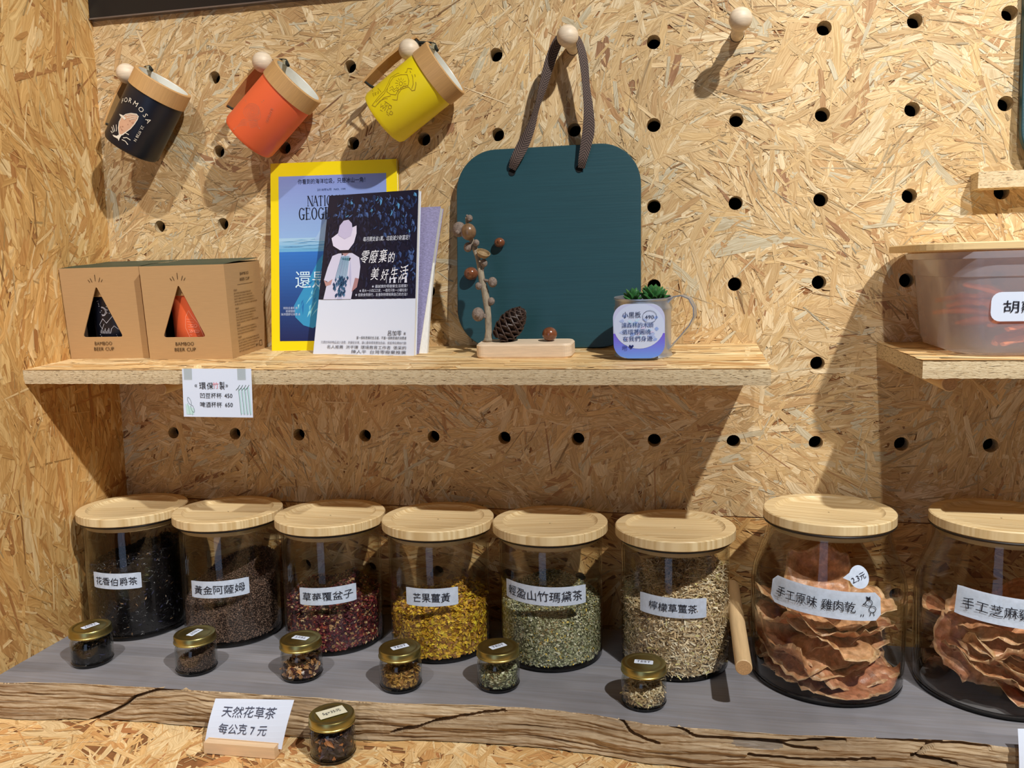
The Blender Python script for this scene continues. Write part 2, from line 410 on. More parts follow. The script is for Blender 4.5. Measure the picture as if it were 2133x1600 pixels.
def shelf(name, x0, x1, z0, depth, slope, label):
    r = empty(name, (0, 0, 0), label=label, cat='shelf')
    L = depth/math.cos(math.atan(slope)); th = 0.0175
    M = Matrix.Translation((0, 0, z0)) @ Matrix.Rotation(math.atan(slope), 4, 'X')
    mb = MB(); nx = 160                      # slightly ragged edges
    xs = [x0+(x1-x0)*i/nx for i in range(nx+1)]
    jit = lambda a: random.uniform(-a, a)
    rings = []
    for k, x in enumerate(xs):
        a = 0.0004
        rings.append([(x, 0, -th), (x, -L+.0004, -th+jit(a)), (x, -L+jit(.0002), -th*.5), (x, -L+.0004, -.0004+jit(.0002)), (x, 0, 0)])
    b = len(mb.v)
    for q in rings: mb.v += [tuple(M @ Vector(p)) for p in q]
    for k in range(nx):
        for i, mi in ((0, 0), (1, 1), (2, 1), (3, 0)):
            mb.m = mi; mb.face((b+k*5+i, b+(k+1)*5+i, b+(k+1)*5+i+1, b+k*5+i+1))
    mb.m = 1; mb.face([b+i for i in range(5)]); mb.face([b+nx*5+i for i in reversed(range(5))])
    mb.build('board', [SHELFTOP, EDGE], r)
    R3 = M.to_3x3()
    flakes(r, 'surface_strands', M @ Vector((x0, -L+.0006, 0)), R3 @ Vector((1, 0, 0)), R3 @ Vector((0, 1, 0)), R3 @ Vector((0, 0, 1)), x1-x0, L-.0008, int(900*(x1-x0)/.9), (.06, .22), (.004, .03), mixang(0, .12, .88), PALS, hr=.00035, h0=.0001, m=STRANDL)
    return r
shelf('wall_shelf', XL+.0005, .1268, -.3745, .181, SL, 'long strand board shelf holding books, boxes and tin mug')
shelf('wall_shelf', .2684, .84, -.3744, .2005, .0305, 'short strand board shelf at right under the plastic tub')
# upper ledge at right
mb = MB(); mb.box((.366, -.028, -.1975), (.84, 0, -.179)); lg = mb.build('wall_ledge', EDGE)
tag(lg, 'narrow wooden ledge high on the wall at the right edge', 'ledge')

# ------------------------------------------------------------------ pegs and dowels
PEG = mat('pale_turned_wood', (226, 206, 178), 0.5, noise=(60, 60, 420), amt=0.16, coord='Object')
DOW = mat('dowel_wood', (222, 190, 142), 0.55, noise=(260, 14, 260), amt=0.14)
DEND = mat('dowel_end_grain', (196, 156, 108), 0.8, noise=(900, 900, 900), amt=0.3)
def peg(x, yb, label):
    r = empty('wall_peg', (x, 0, 0), label=label, cat='peg', group='ball headed wall pegs')
    R = Matrix.Rotation(math.pi/2, 4, 'X')      # +z -> -y
    a = MB(); a.lathe([(.0078, -.016), (.0078, .016), (.0082, .018), (.0082, .022), (.0066, .026), (.0056, yb-.014), (.0058, yb-.010)], 24, R, True, False); a.build('stem', PEG, r)
    b = MB(); b.ball((0, -yb, 0), .0131, 28, 16); b.build('ball_head', PEG, r)
for x, y, lb in ((-.7, .052, 'ball headed peg at far left holding the dark cup'), (-.5, .052, 'ball headed peg holding the orange cup'), (-.3, .052, 'ball headed peg holding the yellow cup'),
              (-.1, .053, 'ball headed peg holding the green board straps'), (.1, .062, 'empty ball headed peg near the top right')):
    peg(x, y, lb)
def dowel(p0, p1, r, label):
    p0, p1 = Vector(p0), Vector(p1)
    e = empty('support_dowel', p0, label=label, cat='dowel')
    q = (p1-p0); L = q.length; M = q.to_track_quat('Z', 'Y').to_matrix().to_4x4()
    a = MB(); a.lathe([(r, -.015), (r, L-.0008), (r-.0008, L)], 32, M, True, False); a.build('rod', DOW, e)
    b = MB(); b.poly([tuple(M @ Vector(((r-.0008)*math.cos(t*math.pi/16), (r-.0008)*math.sin(t*math.pi/16), L))) for t in range(32)]); b.build('end_face', DEND, e)
dowel((-.6, 0, -.4), (-.6, -.168, -.4150), .0078, 'round dowel under the left end of the long shelf')
dowel((0, 0, -.4), (0, -.10, -.4090), .0078, 'round dowel in shadow under the right part of the long shelf')
dowel((.3, 0, -.4), (.3, -.178, -.4058), .0078, 'round dowel under the left end of the short shelf')
dowel((.1, 0, -.692), (.1, -.213, -.704), .0088, 'bare round dowel sticking out between the two kinds of jar')

# ------------------------------------------------------------------ dark panel top left
mb = MB(); mb.box((-.783, -.009, .0915), (-.30, -.001, .34), 0)
sc = empty('wall_screen', (-.53, 0, .0845), label='dark flat panel with thin silver lower edge at top left', cat='panel')
o = mb.build('panel', mat('black_panel', (16, 17, 22), 0.3), sc); o.matrix_parent_inverse = sc.matrix_basis.inverted()
mb = MB(); mb.box((-.784, -.0100, .0897), (-.30, -.001, .0916)); o = mb.build('silver_edge', mat('brushed_silver', (150, 150, 165), 0.3, 1.0), sc); o.matrix_parent_inverse = sc.matrix_basis.inverted(); tag(o, 'thin silver edge strip')

# ------------------------------------------------------------------ hanging cups
BAMB = mat('bamboo_rim', (200, 156, 100), 0.5, noise=(700, 700, 30), amt=0.13)
WHITE_IN = mat('white_inner_cup', (214, 212, 200), 0.4)
CORD = mat('black_cord', (30, 34, 28), 0.7)
BEAD = mat('cord_bead', (150, 140, 110), 0.5)
BODY = {'navy': mat('matt_navy_plastic', (17, 21, 34), 0.38), 'orange': mat('matt_orange_plastic', (240, 104, 58), 0.5), 'yellow': mat('matt_yellow_plastic', (246, 222, 20), 0.45)}
R0, H0, RIM = .0365, .104, .022
def cup_parts(root, body, handle=True):
    a = MB(); a.lathe([(.001, .0), (R0-.006, 0), (R0-.002, .0015), (R0, .006), (R0, H0-RIM)], 64, None); a.build('cup_body', BODY[body], root)
    a = MB(); a.lathe([(R0, H0-RIM-.0005), (R0+.0015, H0-RIM), (R0+.0015, H0-.001), (R0+.0005, H0), (R0-.0030, H0), (R0-.0030, H0-RIM)], 64); a.build('bamboo_rim', BAMB, root)
    a = MB(); a.lathe([(R0-.0030, H0-.0005), (R0-.0040, H0-.002), (R0-.0050, .008), (.001, .006)], 48); a.build('inner_liner', WHITE_IN, root)
    if handle:
        h = MB(); x0 = R0+.019
        pts = [(x0, .006), (x0+.003, .03), (x0+.004, .05), (x0+.003, .074), (x0, .094)]
        h.loft([[(x-.0018, -.009, z), (x+.0018, -.009, z), (x+.0018, .009, z), (x-.0018, .009, z)] for x, z in pts]); h.build('handle_slat', BAMB, root)
        for z, s in ((.014, 1), (.086, -1)):
            c = MB()
            for y in (-.006, .006):
                c.tube([(x0+.004, y, z), (x0-.001, y*1.1, z-.006*s), (x0-.008, y*.8, z-.004*s), (R0-.001, y*.6, z+.002*s)], .0016, 7)
            c.ball((x0+.003, 0, z), .0062, 10, 8, (.5, 1.1, .5)); c.build('handle_cord', CORD, root)
        b = MB(); b.lathe([(.004, 0), (.004, .006)], 16, Matrix.Translation((R0-.004, 0, H0-.002)) @ Matrix.Rotation(.6, 4, 'Y'), True, True); b.build('cord_bead', BEAD, root)
        c = MB(); c.tube([(x0+.002, 0, .086), (R0+.012, 0, .096), (R0+.004, 0, .104), (R0-.001, 0, .1075), (R0-.012, .003, .1065)], .0021, 8); c.build('tie_cord', CORD, root)
def cylmap(r, phi0, z0):        # u to the right seen from outside
    return lambda u, v, t: ((r+t)*math.cos(phi0+u/r), (r+t)*math.sin(phi0+u/r), z0+v)
def place_cup(name, body, bot, top, depth, lean, hdir, label):
    """bot/top: pixel centres of base and rim; depth: y of the axis"""
    b = atY(*bot, depth); t = atY(*top, depth-lean)
    ax = (t-b).normalized(); hd = Vector(hdir); hd = (hd-ax*hd.dot(ax)).normalized()
    yv = ax.cross(hd); PXM = 1715/1.02; bb = Vector(bot); da = (Vector(top)-bb).normalized(); db = Vector((-da.y, da.x)); M = Matrix((hd, yv, ax)).transposed().to_4x4()
    r = empty('bamboo_beer_cup', b, M.to_euler(), label, 'cup', 'bamboo cups hanging on the pegs')
    cup_parts(r, body)
    Mi = M.inverted(); d = (Mi @ ((CAM_C-b).to_4d())).to_3d(); 
    def img(px, py):                # a point of the photographed print -> (arc length from the line facing the camera, height)
        q = Vector((px, py))-bb; a_ = max(-.98, min(.98, q.dot(db)/PXM/R0)); return math.asin(a_)*R0, q.dot(da)/PXM
    return r, math.atan2(d.y, d.x), img

r, ph, IM = place_cup('c', 'navy', (272, 311), (340, 171), -.050, .003, (-1, .30, .6), 'black bamboo cup printed with a pale whale hanging at left')
Z1 = lambda *q: [IM(100+a/3.555, 60+b/3.555) for a, b in q]      # points read off an enlargement of the photograph
Z2 = lambda *q: [IM(640+a/3.555, 40+b/3.555) for a, b in q]
P = Print(); G = (224, 212, 192); WH_ = (206, 160, 128)
P.fan(Z1((555, 745), (550, 700), (558, 655), (578, 615), (610, 590), (650, 575), (690, 575), (702, 590), (695, 612), (672, 650), (640, 690), (605, 720), (575, 745)), WH_, 1)
P.line(Z1((555, 745), (550, 700), (558, 655), (578, 615), (610, 590), (650, 575), (690, 575), (702, 590), (695, 612), (672, 650), (640, 690), (605, 720), (575, 745)), .0010, G, 2, True)
for a, b, c, d in ((615, 600, 695, 582), (620, 612, 694, 598), (640, 622, 684, 612)): P.line(Z1((a, b), ((a+c)/2, (b+d)/2-5), (c, d)), .0007, G, 3)
P.poly(Z1((612, 618), (585, 600), (560, 598), (570, 612), (600, 632)), G, 3)
P.poly(Z1((558, 745), (535, 760), (505, 758), (515, 770), (545, 780), (550, 795), (560, 770), (575, 748)), G, 3)
for q in (((492, 735), (503, 745)), ((512, 690), (522, 730)), ((500, 705), (512, 738)), ((535, 680), (535, 725)), ((580, 745), (600, 725), (625, 735)), ((585, 765), (610, 760), (635, 775)), ((575, 780), (600, 790), (615, 812))): P.line(Z1(*q), .0010, G, 2)
for k in range(40):
    a, b = random.uniform(560, 680), random.uniform(610, 740)
    if abs((a-620)*.75+(b-660)) < 22: P.line(Z1((a, b), (a+3, b+2)), .0005, (150, 96, 70), 4)
def zt(P, Z, ch, a, b, size, ang, col, z=3):                     # one letter at an image point, ang = direction of the writing in the image
    (x, y), (x2, y2) = Z((a, b), (a+math.cos(ang)*8, b+math.sin(ang)*8)); P.text(ch, x, y, size, col, 'c', rot=math.atan2(y2-y, x2-x), z=z)
for ch, a, b, g in zip('FORMOSA', (585, 611, 643, 678, 712, 738, 757), (518, 503, 500, 515, 548, 585, 622), (-20, -8, 12, 32, 48, 60, 68)): zt(P, Z1, ch, a, b, .0088, math.radians(g), G)
for k, ch in enumerate('23.9738 N'): zt(P, Z1, ch, 720-k*7.2, 660+k*13.5, .0050, math.radians(118), G)
P.build('whale_print', INK, r, cylmap(R0+.0005, ph, .0))
r, ph, IM = place_cup('c', 'orange', (516, 290), (621, 168), -.050, .003, (-1, .30, .75), 'orange bamboo cup with engraved diamond hanging on the second peg')
P = Print(); E1 = (200, 120, 90)
P.line(Z1((1412, 716), (1608, 690), (1648, 480), (1500, 505)), .0007, E1, 1, True); P.line(Z1((1425, 705), (1600, 682), (1636, 492), (1508, 514)), .0004, E1, 1, True)
for k in range(6): P.line([Z1((1560+(12+11*k)*math.cos(a*.42)*(1+.12*math.sin(a*1.3+k)), 575+(12+11*k)*.9*math.sin(a*.42)))[0] for a in range(15)], .0004, E1, 1, True)
for k in range(5): P.line(Z1((1440+8*k, 690-12*k), (1500, 670-10*k), (1550, 685-12*k), (1600, 665-10*k)), .0004, E1, 1)
for k, ch in enumerate('BAMBOO'): zt(P, Z1, ch, 1700-k*8, 535+k*18, .0046, math.radians(112), E1)
P.build('diamond_engraving', INK, r, cylmap(R0, ph, .00005))
r, ph, IM = place_cup('c', 'yellow', (797, 250), (929, 141), -.050, .003, (-1, .30, .9), 'yellow bamboo cup with slingshot drawing hanging on the third peg')
P = Print(); E2 = (160, 128, 30)
for q, c in ((((510, 625), (560, 560), (600, 520), (625, 470), (640, 430), (690, 400), (765, 385), (770, 360), (800, 360), (830, 400), (838, 460), (830, 500), (810, 505), (780, 480), (730, 500), (705, 535), (700, 575), (680, 575), (610, 570), (570, 590), (535, 632)), True),
             (((640, 460), (665, 425), (720, 405), (770, 400), (785, 440), (780, 470), (745, 480), (705, 510), (690, 540), (650, 540), (620, 525)), True), (((790, 375), (812, 410), (818, 460), (808, 490)), False), (((540, 600), (600, 540), (640, 470)), False), (((550, 615), (600, 565), (650, 550)), False)):
    P.line(Z2(*q), .0008, E2, 1, c)
P.line([Z2((725+13*math.cos(a*.6), 462+13*math.sin(a*.6)))[0] for a in range(11)], .0006, E2, 1, True)
for k in range(12): a = k*.523; P.line(Z2((725+22*math.cos(a), 462+22*math.sin(a)), (725+42*math.cos(a), 462+38*math.sin(a))), .0005, E2, 1)
for k in range(2): P.line(Z2((640, 500+18*k), (660, 485+18*k), (675, 505+16*k), (695, 490+16*k), (712, 506+14*k)), .0005, E2, 1)
for ch, a, b in zip('GOWILD', (612, 640, 583, 606, 626, 650), (622, 640, 642, 656, 668, 682)): zt(P, Z2, ch, a, b-2, .0068, math.radians(28), E2, 1)
P.line(Z2((608, 588), (660, 618)), .0006, E2); P.line(Z2((575, 650), (640, 685)), .0006, E2)
for ch, a, b in zip('YES', (512, 533, 553), (545, 540, 530)): zt(P, Z2, ch, a, b+14, .0060, math.radians(-25), E2, 1)
P.line(Z2((500, 530), (520, 565)), .0006, E2); P.line(Z2((545, 510), (575, 530)), .0006, E2)
P.build('slingshot_engraving', INK, r, cylmap(R0, ph, .00005))

# ------------------------------------------------------------------ kraft boxes
KRAFT = mat('kraft_card', (182, 144, 98), 0.75, noise=(50, 50, 900), amt=0.06)
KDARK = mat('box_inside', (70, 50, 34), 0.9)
KGREEN = mat('green_box_top', (38, 62, 50), 0.5)
BW, BD, BH = .1175, .100, .1225
TILT = math.atan(SL)
def kraft_box(corner, rz, cupcol, label, cuplabel, cprint):
    x, y = corner
    r = empty('cup_box', (x, y, shelf_z(y)+.0006), (TILT, 0, rz), label, 'box', 'kraft cup boxes')
    # front panel with rounded triangular window
    tri = [(.052, .0985), (.0225, .0295), (.083, .0295)]
    T = []
    for k in range(3):
        p = Vector(tri[k]); a = (Vector(tri[k-1])-p).normalized(); b = (Vector(tri[(k+1) % 3])-p).normalized(); rr = .0045
        for t in range(5):
            u = t/4; q0 = p+a*rr; q1 = p+b*rr; T.append(tuple(q0.lerp(p, u).lerp(p.lerp(q1, u), u)))
    cx, cz = .0525, .052
    T.sort(key=lambda q: math.atan2(q[1]-cz, q[0]-cx))
    outer = []
    for q in T:
        dx, dz = q[0]-cx, q[1]-cz; s = min(((BW-cx)/dx if dx > 0 else -cx/dx) if abs(dx) > 1e-9 else 9, ((BH-cz)/dz if dz > 0 else -cz/dz) if abs(dz) > 1e-9 else 9)
        outer.append((cx+dx*s, cz+dz*s))
    pts = []
    corners = [(0, 0), (BW, 0), (BW, BH), (0, BH)]
    mb = MB(); n = len(T); b = len(mb.v)
    for (a, c), (d, e) in zip(T, outer): mb.v += [(a, 0, c), (d, 0, e), (a, .0012, c)]
    for k in range(n):
        j = (k+1) % n
        a0 = math.atan2(outer[k][1]-cz, outer[k][0]-cx); a1 = math.atan2(outer[j][1]-cz, outer[j][0]-cx)
        if a1 < a0: a1 += 2*math.pi
        ins = []
        for c in corners:
            ac = math.atan2(c[1]-cz, c[0]-cx)
            for w_ in (ac, ac+2*math.pi):
                if a0 < w_ < a1: ins.append((w_, c))
        ins.sort(); idx = []
        for _, c in ins: mb.v.append((c[0], 0, c[1])); idx.append(len(mb.v)-1)
        mb.face([b+3*k, b+3*k+1]+idx+[b+3*j+1, b+3*j])
        mb.face([b+3*k, b+3*j, b+3*j+2, b+3*k+2])
    mb.build('front_panel', KRAFT, r)
    mb = MB(); mb.poly([(BW, 0, 0), (BW, BD, 0), (BW, BD, BH-.0005), (BW, 0, BH)]); mb.poly([(0, 0, 0), (0, 0, BH), (0, BD, BH), (0, BD, 0)]); mb.poly([(0, BD, 0), (0, BD, BH), (BW, BD, BH), (BW, BD, 0)]); mb.poly([(0, 0, 0.0001), (0, BD, 0.0001), (BW, BD, 0.0001), (BW, 0, .0001)])
    mb.build('side_panels', KRAFT, r)
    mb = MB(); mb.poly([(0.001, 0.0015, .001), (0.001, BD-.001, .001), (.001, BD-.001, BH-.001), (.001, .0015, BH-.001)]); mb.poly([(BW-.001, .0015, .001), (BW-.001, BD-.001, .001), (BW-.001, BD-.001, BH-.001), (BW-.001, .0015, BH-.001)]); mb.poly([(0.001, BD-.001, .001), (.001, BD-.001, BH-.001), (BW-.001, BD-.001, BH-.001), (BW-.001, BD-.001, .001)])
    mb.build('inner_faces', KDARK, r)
    mb = MB(); n2 = 10
    for k in range(n2):
        y0, y1 = BD*k/n2, BD*(k+1)/n2; zz = lambda y: BH+.004*(y/BD)+.0006*math.sin(y*60)
        mb.poly([(.0005, y0, zz(y0)), (BW-.0005, y0, zz(y0)), (BW-.0005, y1, zz(y1)), (.0005, y1, zz(y1))])
    mb.build('lid_flap', KGREEN, r)['label'] = 'dark green top flap'
    P = Print(); K = (60, 42, 26)
    for dx, l0, l1, a in ((-.0085, .1035, .1065, .75), (-.005, .1035, .1085, .42), (0, .1050, .1130, 0), (.005, .1035, .1090, -.42), (.0085, .1035, .1065, -.75)):
        P.line([(.0525+dx, l0), (.0525+dx-(l1-l0)*math.sin(a), l1)], .0007, K)
    P.build('ray_marks', INK, r, lambda u, v, t: (u, -.0002-t, v)); P = Print()
    P.text('BAMBOO', .0525, .0185, .0068, K, 'c', width=.026); P.text('BEER CUP', .0525, .0110, .0068, K, 'c', width=.030)
    P.build('front_lettering', INK, r, lambda u, v, t: (u, -.0002-t, v))
    P = Print(); K2 = (112, 84, 54)
    P.text('BAMBOO', .052, .106, .0056, K, 'c', width=.024); P.text('BEER CUP', .052, .0985, .0056, K, 'c', width=.027); P.line([(.03, .094), (.074, .094)], .0004, K)
    for zt, n3 in ((.086, 5), (.062, 5), (.040, 3), (.024, 5)):
        P.text('竹製杯', .018, zt, .0034, K2, 'l')
        for q in range(n3): P.text(random.choice(['環保竹纖維材質耐熱耐用健康安心', '本產品適用冷熱飲可重複使用', '請勿置於微波爐烤箱加熱']), .018, zt-.0036*(q+1), .0024, K2, 'l', width=random.uniform(.045, .066))
    P.line([(.078, .006), (.085, .006), (.085, .013), (.078, .013)], .0006, K, 2, True); P.text('PP 5', .066, .006, .0060, K, 'l')
    P.build('side_lettering', INK, r, lambda u, v, t: (BW+.0002+t, u, v))
    # the cup inside
    M = r.rotation_euler.to_matrix(); c = Vector(r.location)+M @ Vector((.0545, .045, .0012))
    cu = empty('boxed_cup', c, (TILT, 0, rz), cuplabel, 'cup', 'cups inside the kraft boxes')
    cup_parts(cu, cupcol, False)
    cprint(cu)
def navyprint(cu):
    P = Print(); W_ = (200, 200, 210)
    P.line([(-.004+.006*math.cos(a), .058+.006*math.sin(a)) for a in [math.radians(t) for t in range(-100, 101, 20)]], .0007, W_)
    P.line([(-.004+.0045*math.cos(a), .058+.005*math.sin(a)) for a in [math.radians(t) for t in range(-100, 101, 20)]], .0006, W_)
    P.line([(-.012, .040), (-.005, .048), (.000, .042), (.010, .052)], .0006, W_); P.line([(-.012, .040), (-.008, .034), (-.004, .041)], .0006, W_)
    for k in range(9): P.line([(-.012+k*.0018, .028), (-.012+k*.0018, .031+.002*(k % 3))], .0006, W_)
    P.line([(.004, .028), (.006, .034), (.010, .038), (.014, .034), (.018, .032), (.018, .027)], .0006, W_)
    for k in range(6): P.line([(-.014+.002*k, .026-.0022*k), (.012+.001*k, .0258-.0022*k)], .0005, W_)
    for k in range(14): 
        x, y = random.uniform(-.012, .012), random.uniform(.05, .075); P.line([(x-.0004, y), (x+.0004, y)], .0008, W_)
    P.build('night_camp_print', INK, cu, cylmap(R0, -math.pi/2, .004))
def orangeprint(cu):
    P = Print(); W_ = (250, 160, 130)
    fig = [(.002, .020), (-.004, .036), (-.002, .050), (.003, .058), (.007, .050), (.014, .040), (.018, .026), (.020, .016)]
    P.line(fig, .0006, W_, 1, True)
    for k in range(8): P.line([(-.001+k*.0004, .047-.0035*k), (.007+.0012*k, .046-.0035*k)], .0005, W_)
    P.text('GO', .008, .036, .006, W_, 'c')
    P.text('WILD', .008, .029, .005, W_, 'c')
    P.build('pale_print', INK, cu, cylmap(R0, -math.pi/2, .004))
kraft_box((-.7835, -.0965), 0.03, 'navy', 'left kraft box with triangular window showing a dark cup', 'dark cup with camp drawing inside the left kraft box', navyprint)
kraft_box((-.6545, -.1075), 0.045, 'orange', 'right kraft box with triangular window showing an orange cup', 'orange cup inside the right kraft box', orangeprint)

# ------------------------------------------------------------------ price card taped to the shelf edge
CARD = mat('white_card', (220, 230, 248), 0.6)
TAPE = mat_glass('matt_tape', (.82, .84, .80), (.7, .7, .66), .6, .35)
P3 = [atY(379, 768, -.1865), atY(523, 768, -.1865), atY(527, 870, -.1885), atY(383, 868, -.1885)]
r = empty('price_card', (P3[0]+P3[2])/2, label='small white handwritten price card taped to the shelf edge', cat='card')
def quadmap(a, b, c, d, W, H, root=None):
    """a=top left, b=top right, c=bottom right, d=bottom left; u right, v up from the lower left"""
    o = Vector(root.location) if root else Vector((0, 0, 0))
    n = ((b-a).cross(d-a)).normalized()
    if n.y > 0: n = -n
    return lambda u, v, t: (d.lerp(c, u/W).lerp(a.lerp(b, u/W), v/H)+n*t-o)
fm = quadmap(*P3, .0915, .0588, r)
mb = MB(); W, H = .0915, .0588
mb.loft([[fm(0, 0, t), fm(W, 0, t), fm(W, H, t), fm(0, H, t)] for t in (-.0004, 0)]); mb.build('card', CARD, r)
P = Print(); K = (22, 24, 34)
P.text('«', .0165, .0365, .0075, K, 'l'); P.text('環', .0225, .0345, .0095, K, wob=.02); P.text('保', .0325, .0345, .0090, K, wob=.02)
P.text('竹', .0405, .0355, .0085, (226, 150, 160)); P.text('製', .0495, .0345, .0105, K, sx=.7); P.text('»', .0575, .0365, .0075, K)
P.text('凹豆杯杯', .0235, .0235, .0072, K, width=.0285, wob=.03); P.text('450', .0555, .0237, .0072, K, width=.0105)
P.text('啤酒杯杯', .0230, .0125, .0072, K, width=.0290, wob=.03); P.text('650', .0560, .0127, .0072, K, width=.0100)
GR = (150, 190, 178)
for k, x in enumerate((.074, .078, .082, .086)):
    P.poly([(x, .034+.001*k), (x+.002, .034+.001*k), (x+.0045, .004), (x+.002, .004)], (190, 222, 224), 1)
    P.line([(x, .036), (x+.0025, .003)], .0004, (110, 130, 130)); P.line([(x, .036), (x-.003, .033)], .0006, (80, 100, 90)); P.line([(x, .036), (x+.002, .039)], .0006, (80, 100, 90))
P.poly([(.004, .003), (.014, .003), (.014, .010), (.009, .013), (.003, .016)], (196, 226, 222), 1)
for cx, cy, a in ((.0085, .0195, .5), (.0125, .010, .4)):
    P.line([(cx+.002*math.cos(t*.52)-.0035*math.sin(t*.52)*math.sin(a), cy+.0045*math.sin(t*.52)) for t in range(12)], .0004, (110, 130, 130), 2, True)
P.line([(.006, .017), (.009, .003)], .0004, GR); P.line([(.012, .007), (.012, .002)], .0004, GR)
P.build('handwriting', INK, r, fm)
for u in (.0025, .0735):
    mb = MB(); mb.poly([fm(u, H-.0135, .0006), fm(u+.011, H-.0135, .0006), fm(u+.011, H+.0012, .0006), fm(u, H+.0012, .0006)]); mb.build('tape', TAPE, r)

# ------------------------------------------------------------------ magazine, front book, linen book
def slab(name, fm, W, H, th, mcover, mpages, root):
    mb = MB(); mb.loft([[fm(0, 0, t), fm(W, 0, t), fm(W, H, t), fm(0, H, t)] for t in (-th, -th+.0004)]); 
    g = 20
    for t in (-.0004, 0):
        b0 = len(mb.v); mb.v += [tuple(fm(W*i/g, H*j/g, t)) for j in range(g+1) for i in range(g+1)]
        for j in range(g):
            for i in range(g): a = b0+j*(g+1)+i; mb.face((a, a+1, a+g+2, a+g+1))
    mb.loft([[fm(0, 0, t), fm(.0005, 0, t), fm(.0005, H, t), fm(0, H, t)] for t in (-th, 0)]); mb.build('cover', mcover, root)
    mb = MB(); mb.loft([[fm(.0006, .001, t), fm(W-.001, .001, t), fm(W-.001, H-.001, t), fm(.0006, H-.001, t)] for t in (-th+.0004, -.0005)]); mb.build('page_block', mpages, root)
PAGES = mat('paper_pages', (232, 230, 224), 0.8, noise=(900, 900, 20), amt=0.1)
def sheetmap(TL, TR, BR, BL, W, H, root, curl=0.0, curlp=2.0, bow=0.0):
    base = quadmap(TL, TR, BR, BL, W, H, root)
    def f(u, v, t):
        p = base(u, v, t); k = max(0, u/W); q = 1-v/H
        return p+Vector((0, -curl*(k**curlp)*(.25+.75*q)-bow*math.sin(math.pi*min(max(v/H, 0), 1)), 0))
    return f
# magazine
MW, MH = .188, .252
BL = onS(566, 731); BR = Vector((BL.x+.186, BL.y+.002, shelf_z(BL.y)))
TL = atY(563, 341, -.010); TR = atY(826, 331, -.009)
r = empty('magazine', BL, label='yellow bordered magazine with blue iceberg cover leaning on the wall', cat='magazine')
fm = sheetmap(TL, TR, BR, BL, MW, MH, r)
YEL = mat('magazine_yellow_cover', (250, 222, 20), 0.3)
slab('m', fm, MW, MH, .006, YEL, PAGES, r)
P = Print(); fx0, fx1, fy0, fy1 = .0125, .1725, .013, .234
def cf(u, v):
    if v > .62: t = (v-.62)/.38; return tuple(int(a+(b-a)*t) for a, b in zip((150, 186, 232), (138, 152, 214)))
    if v > .55: t = (v-.55)/.07; return tuple(int(a+(b-a)*t) for a, b in zip((110, 176, 220), (176, 210, 236)))
    t = v/.55; return tuple(int(a+(b-a)*t) for a, b in zip((34, 44, 92), (56, 122, 206)))
P.quadgrid(fx0, fy0, fx1, fy1, cf, 16, 48)
for k in range(40):
    x = random.uniform(fx0, fx1-.03); y = fy0+(fy1-fy0)*random.uniform(.553, .615); P.poly([(x, y), (x+random.uniform(.01, .03), y+.0004), (x+.012, y+.0012)], random.choice([(120, 178, 214), (170, 208, 232), (90, 150, 200)]), 2)
bag = [(.082, .132), (.072, .122), (.058, .098), (.040, .070), (.034, .060), (.036, .045), (.048, .034), (.062, .030), (.080, .040), (.100, .060), (.110, .100), (.104, .132)]
P.poly([(.066, .148), (.084, .176), (.11, .19), (.14, .17), (.15, .147)], (166, 196, 232), 2)
P.poly(bag, (58, 150, 200), 2)
for k in range(60):
    t = random.random(); cx, cy = .045+.045*t+random.uniform(-.014, .016), .045+.078*t+random.uniform(-.01, .006)
    a = random.uniform(.8, 1.6); L_ = random.uniform(.006, .022); w_ = random.uniform(.0006, .0022)
    P.poly([(cx, cy), (cx+L_*math.cos(a), cy+L_*math.sin(a)), (cx+L_*.5*math.cos(a)-w_, cy+L_*.5*math.sin(a)+w_)], random.choice([(120, 205, 226), (84, 170, 214), (40, 110, 180), (60, 140, 200), (150, 220, 232)]), 3)
P.text('你看到的海洋垃圾，只是冰山一角！', .092, .2235, .0074, (24, 30, 54), 'c', width=.100)
P.text('2018年6月  NO. 199', .092, .2135, .0036, (70, 84, 130), 'c', width=.042)
# serif capitals drawn as thick and thin strokes
SER = {'N': [((0, 0), (0, 1), .07), ((.02, 1), (.78, 0), .17), ((.8, 0), (.8, 1), .07)], 'A': [((0, 0), (.4, 1), .07), ((.4, 1), (.8, 0), .17), ((.17, .38), (.62, .38), .06)],
       'T': [((.4, 0), (.4, 1), .16), ((0, .97), (.8, .97), .06), ((0, .97), (0, .78), .05), ((.8, .97), (.8, .78), .05)], 'I': [((.2, 0), (.2, 1), .16)],
       'L': [((.15, 0), (.15, 1), .16), ((.05, .03), (.7, .03), .06), ((.7, .03), (.7, .25), .05)], 'E': [((.15, 0), (.15, 1), .16), ((.05, .03), (.7, .03), .06), ((.05, .97), (.65, .97), .06), ((.15, .52), (.5, .52), .06), ((.7, .03), (.7, .24), .05), ((.65, .97), (.65, .78), .05)],
       'R': [((.15, 0), (.15, 1), .16), ((.05, .97), (.5, .97), .06), ((.15, .5), (.5, .5), .06), ((.5, .97), (.68, .75), .13), ((.68, .75), (.5, .5), .13), ((.4, .5), (.85, 0), .15)],
       'P': [((.15, 0), (.15, 1), .16), ((.05, .97), (.5, .97), .06), ((.15, .46), (.5, .46), .06), ((.5, .97), (.68, .72), .13), ((.68, .72), (.5, .46), .13)],
       'H': [((.12, 0), (.12, 1), .15), ((.72, 0), (.72, 1), .15), ((.12, .5), (.72, .5), .06)], 'O': None, 'G': None, 'C': None}
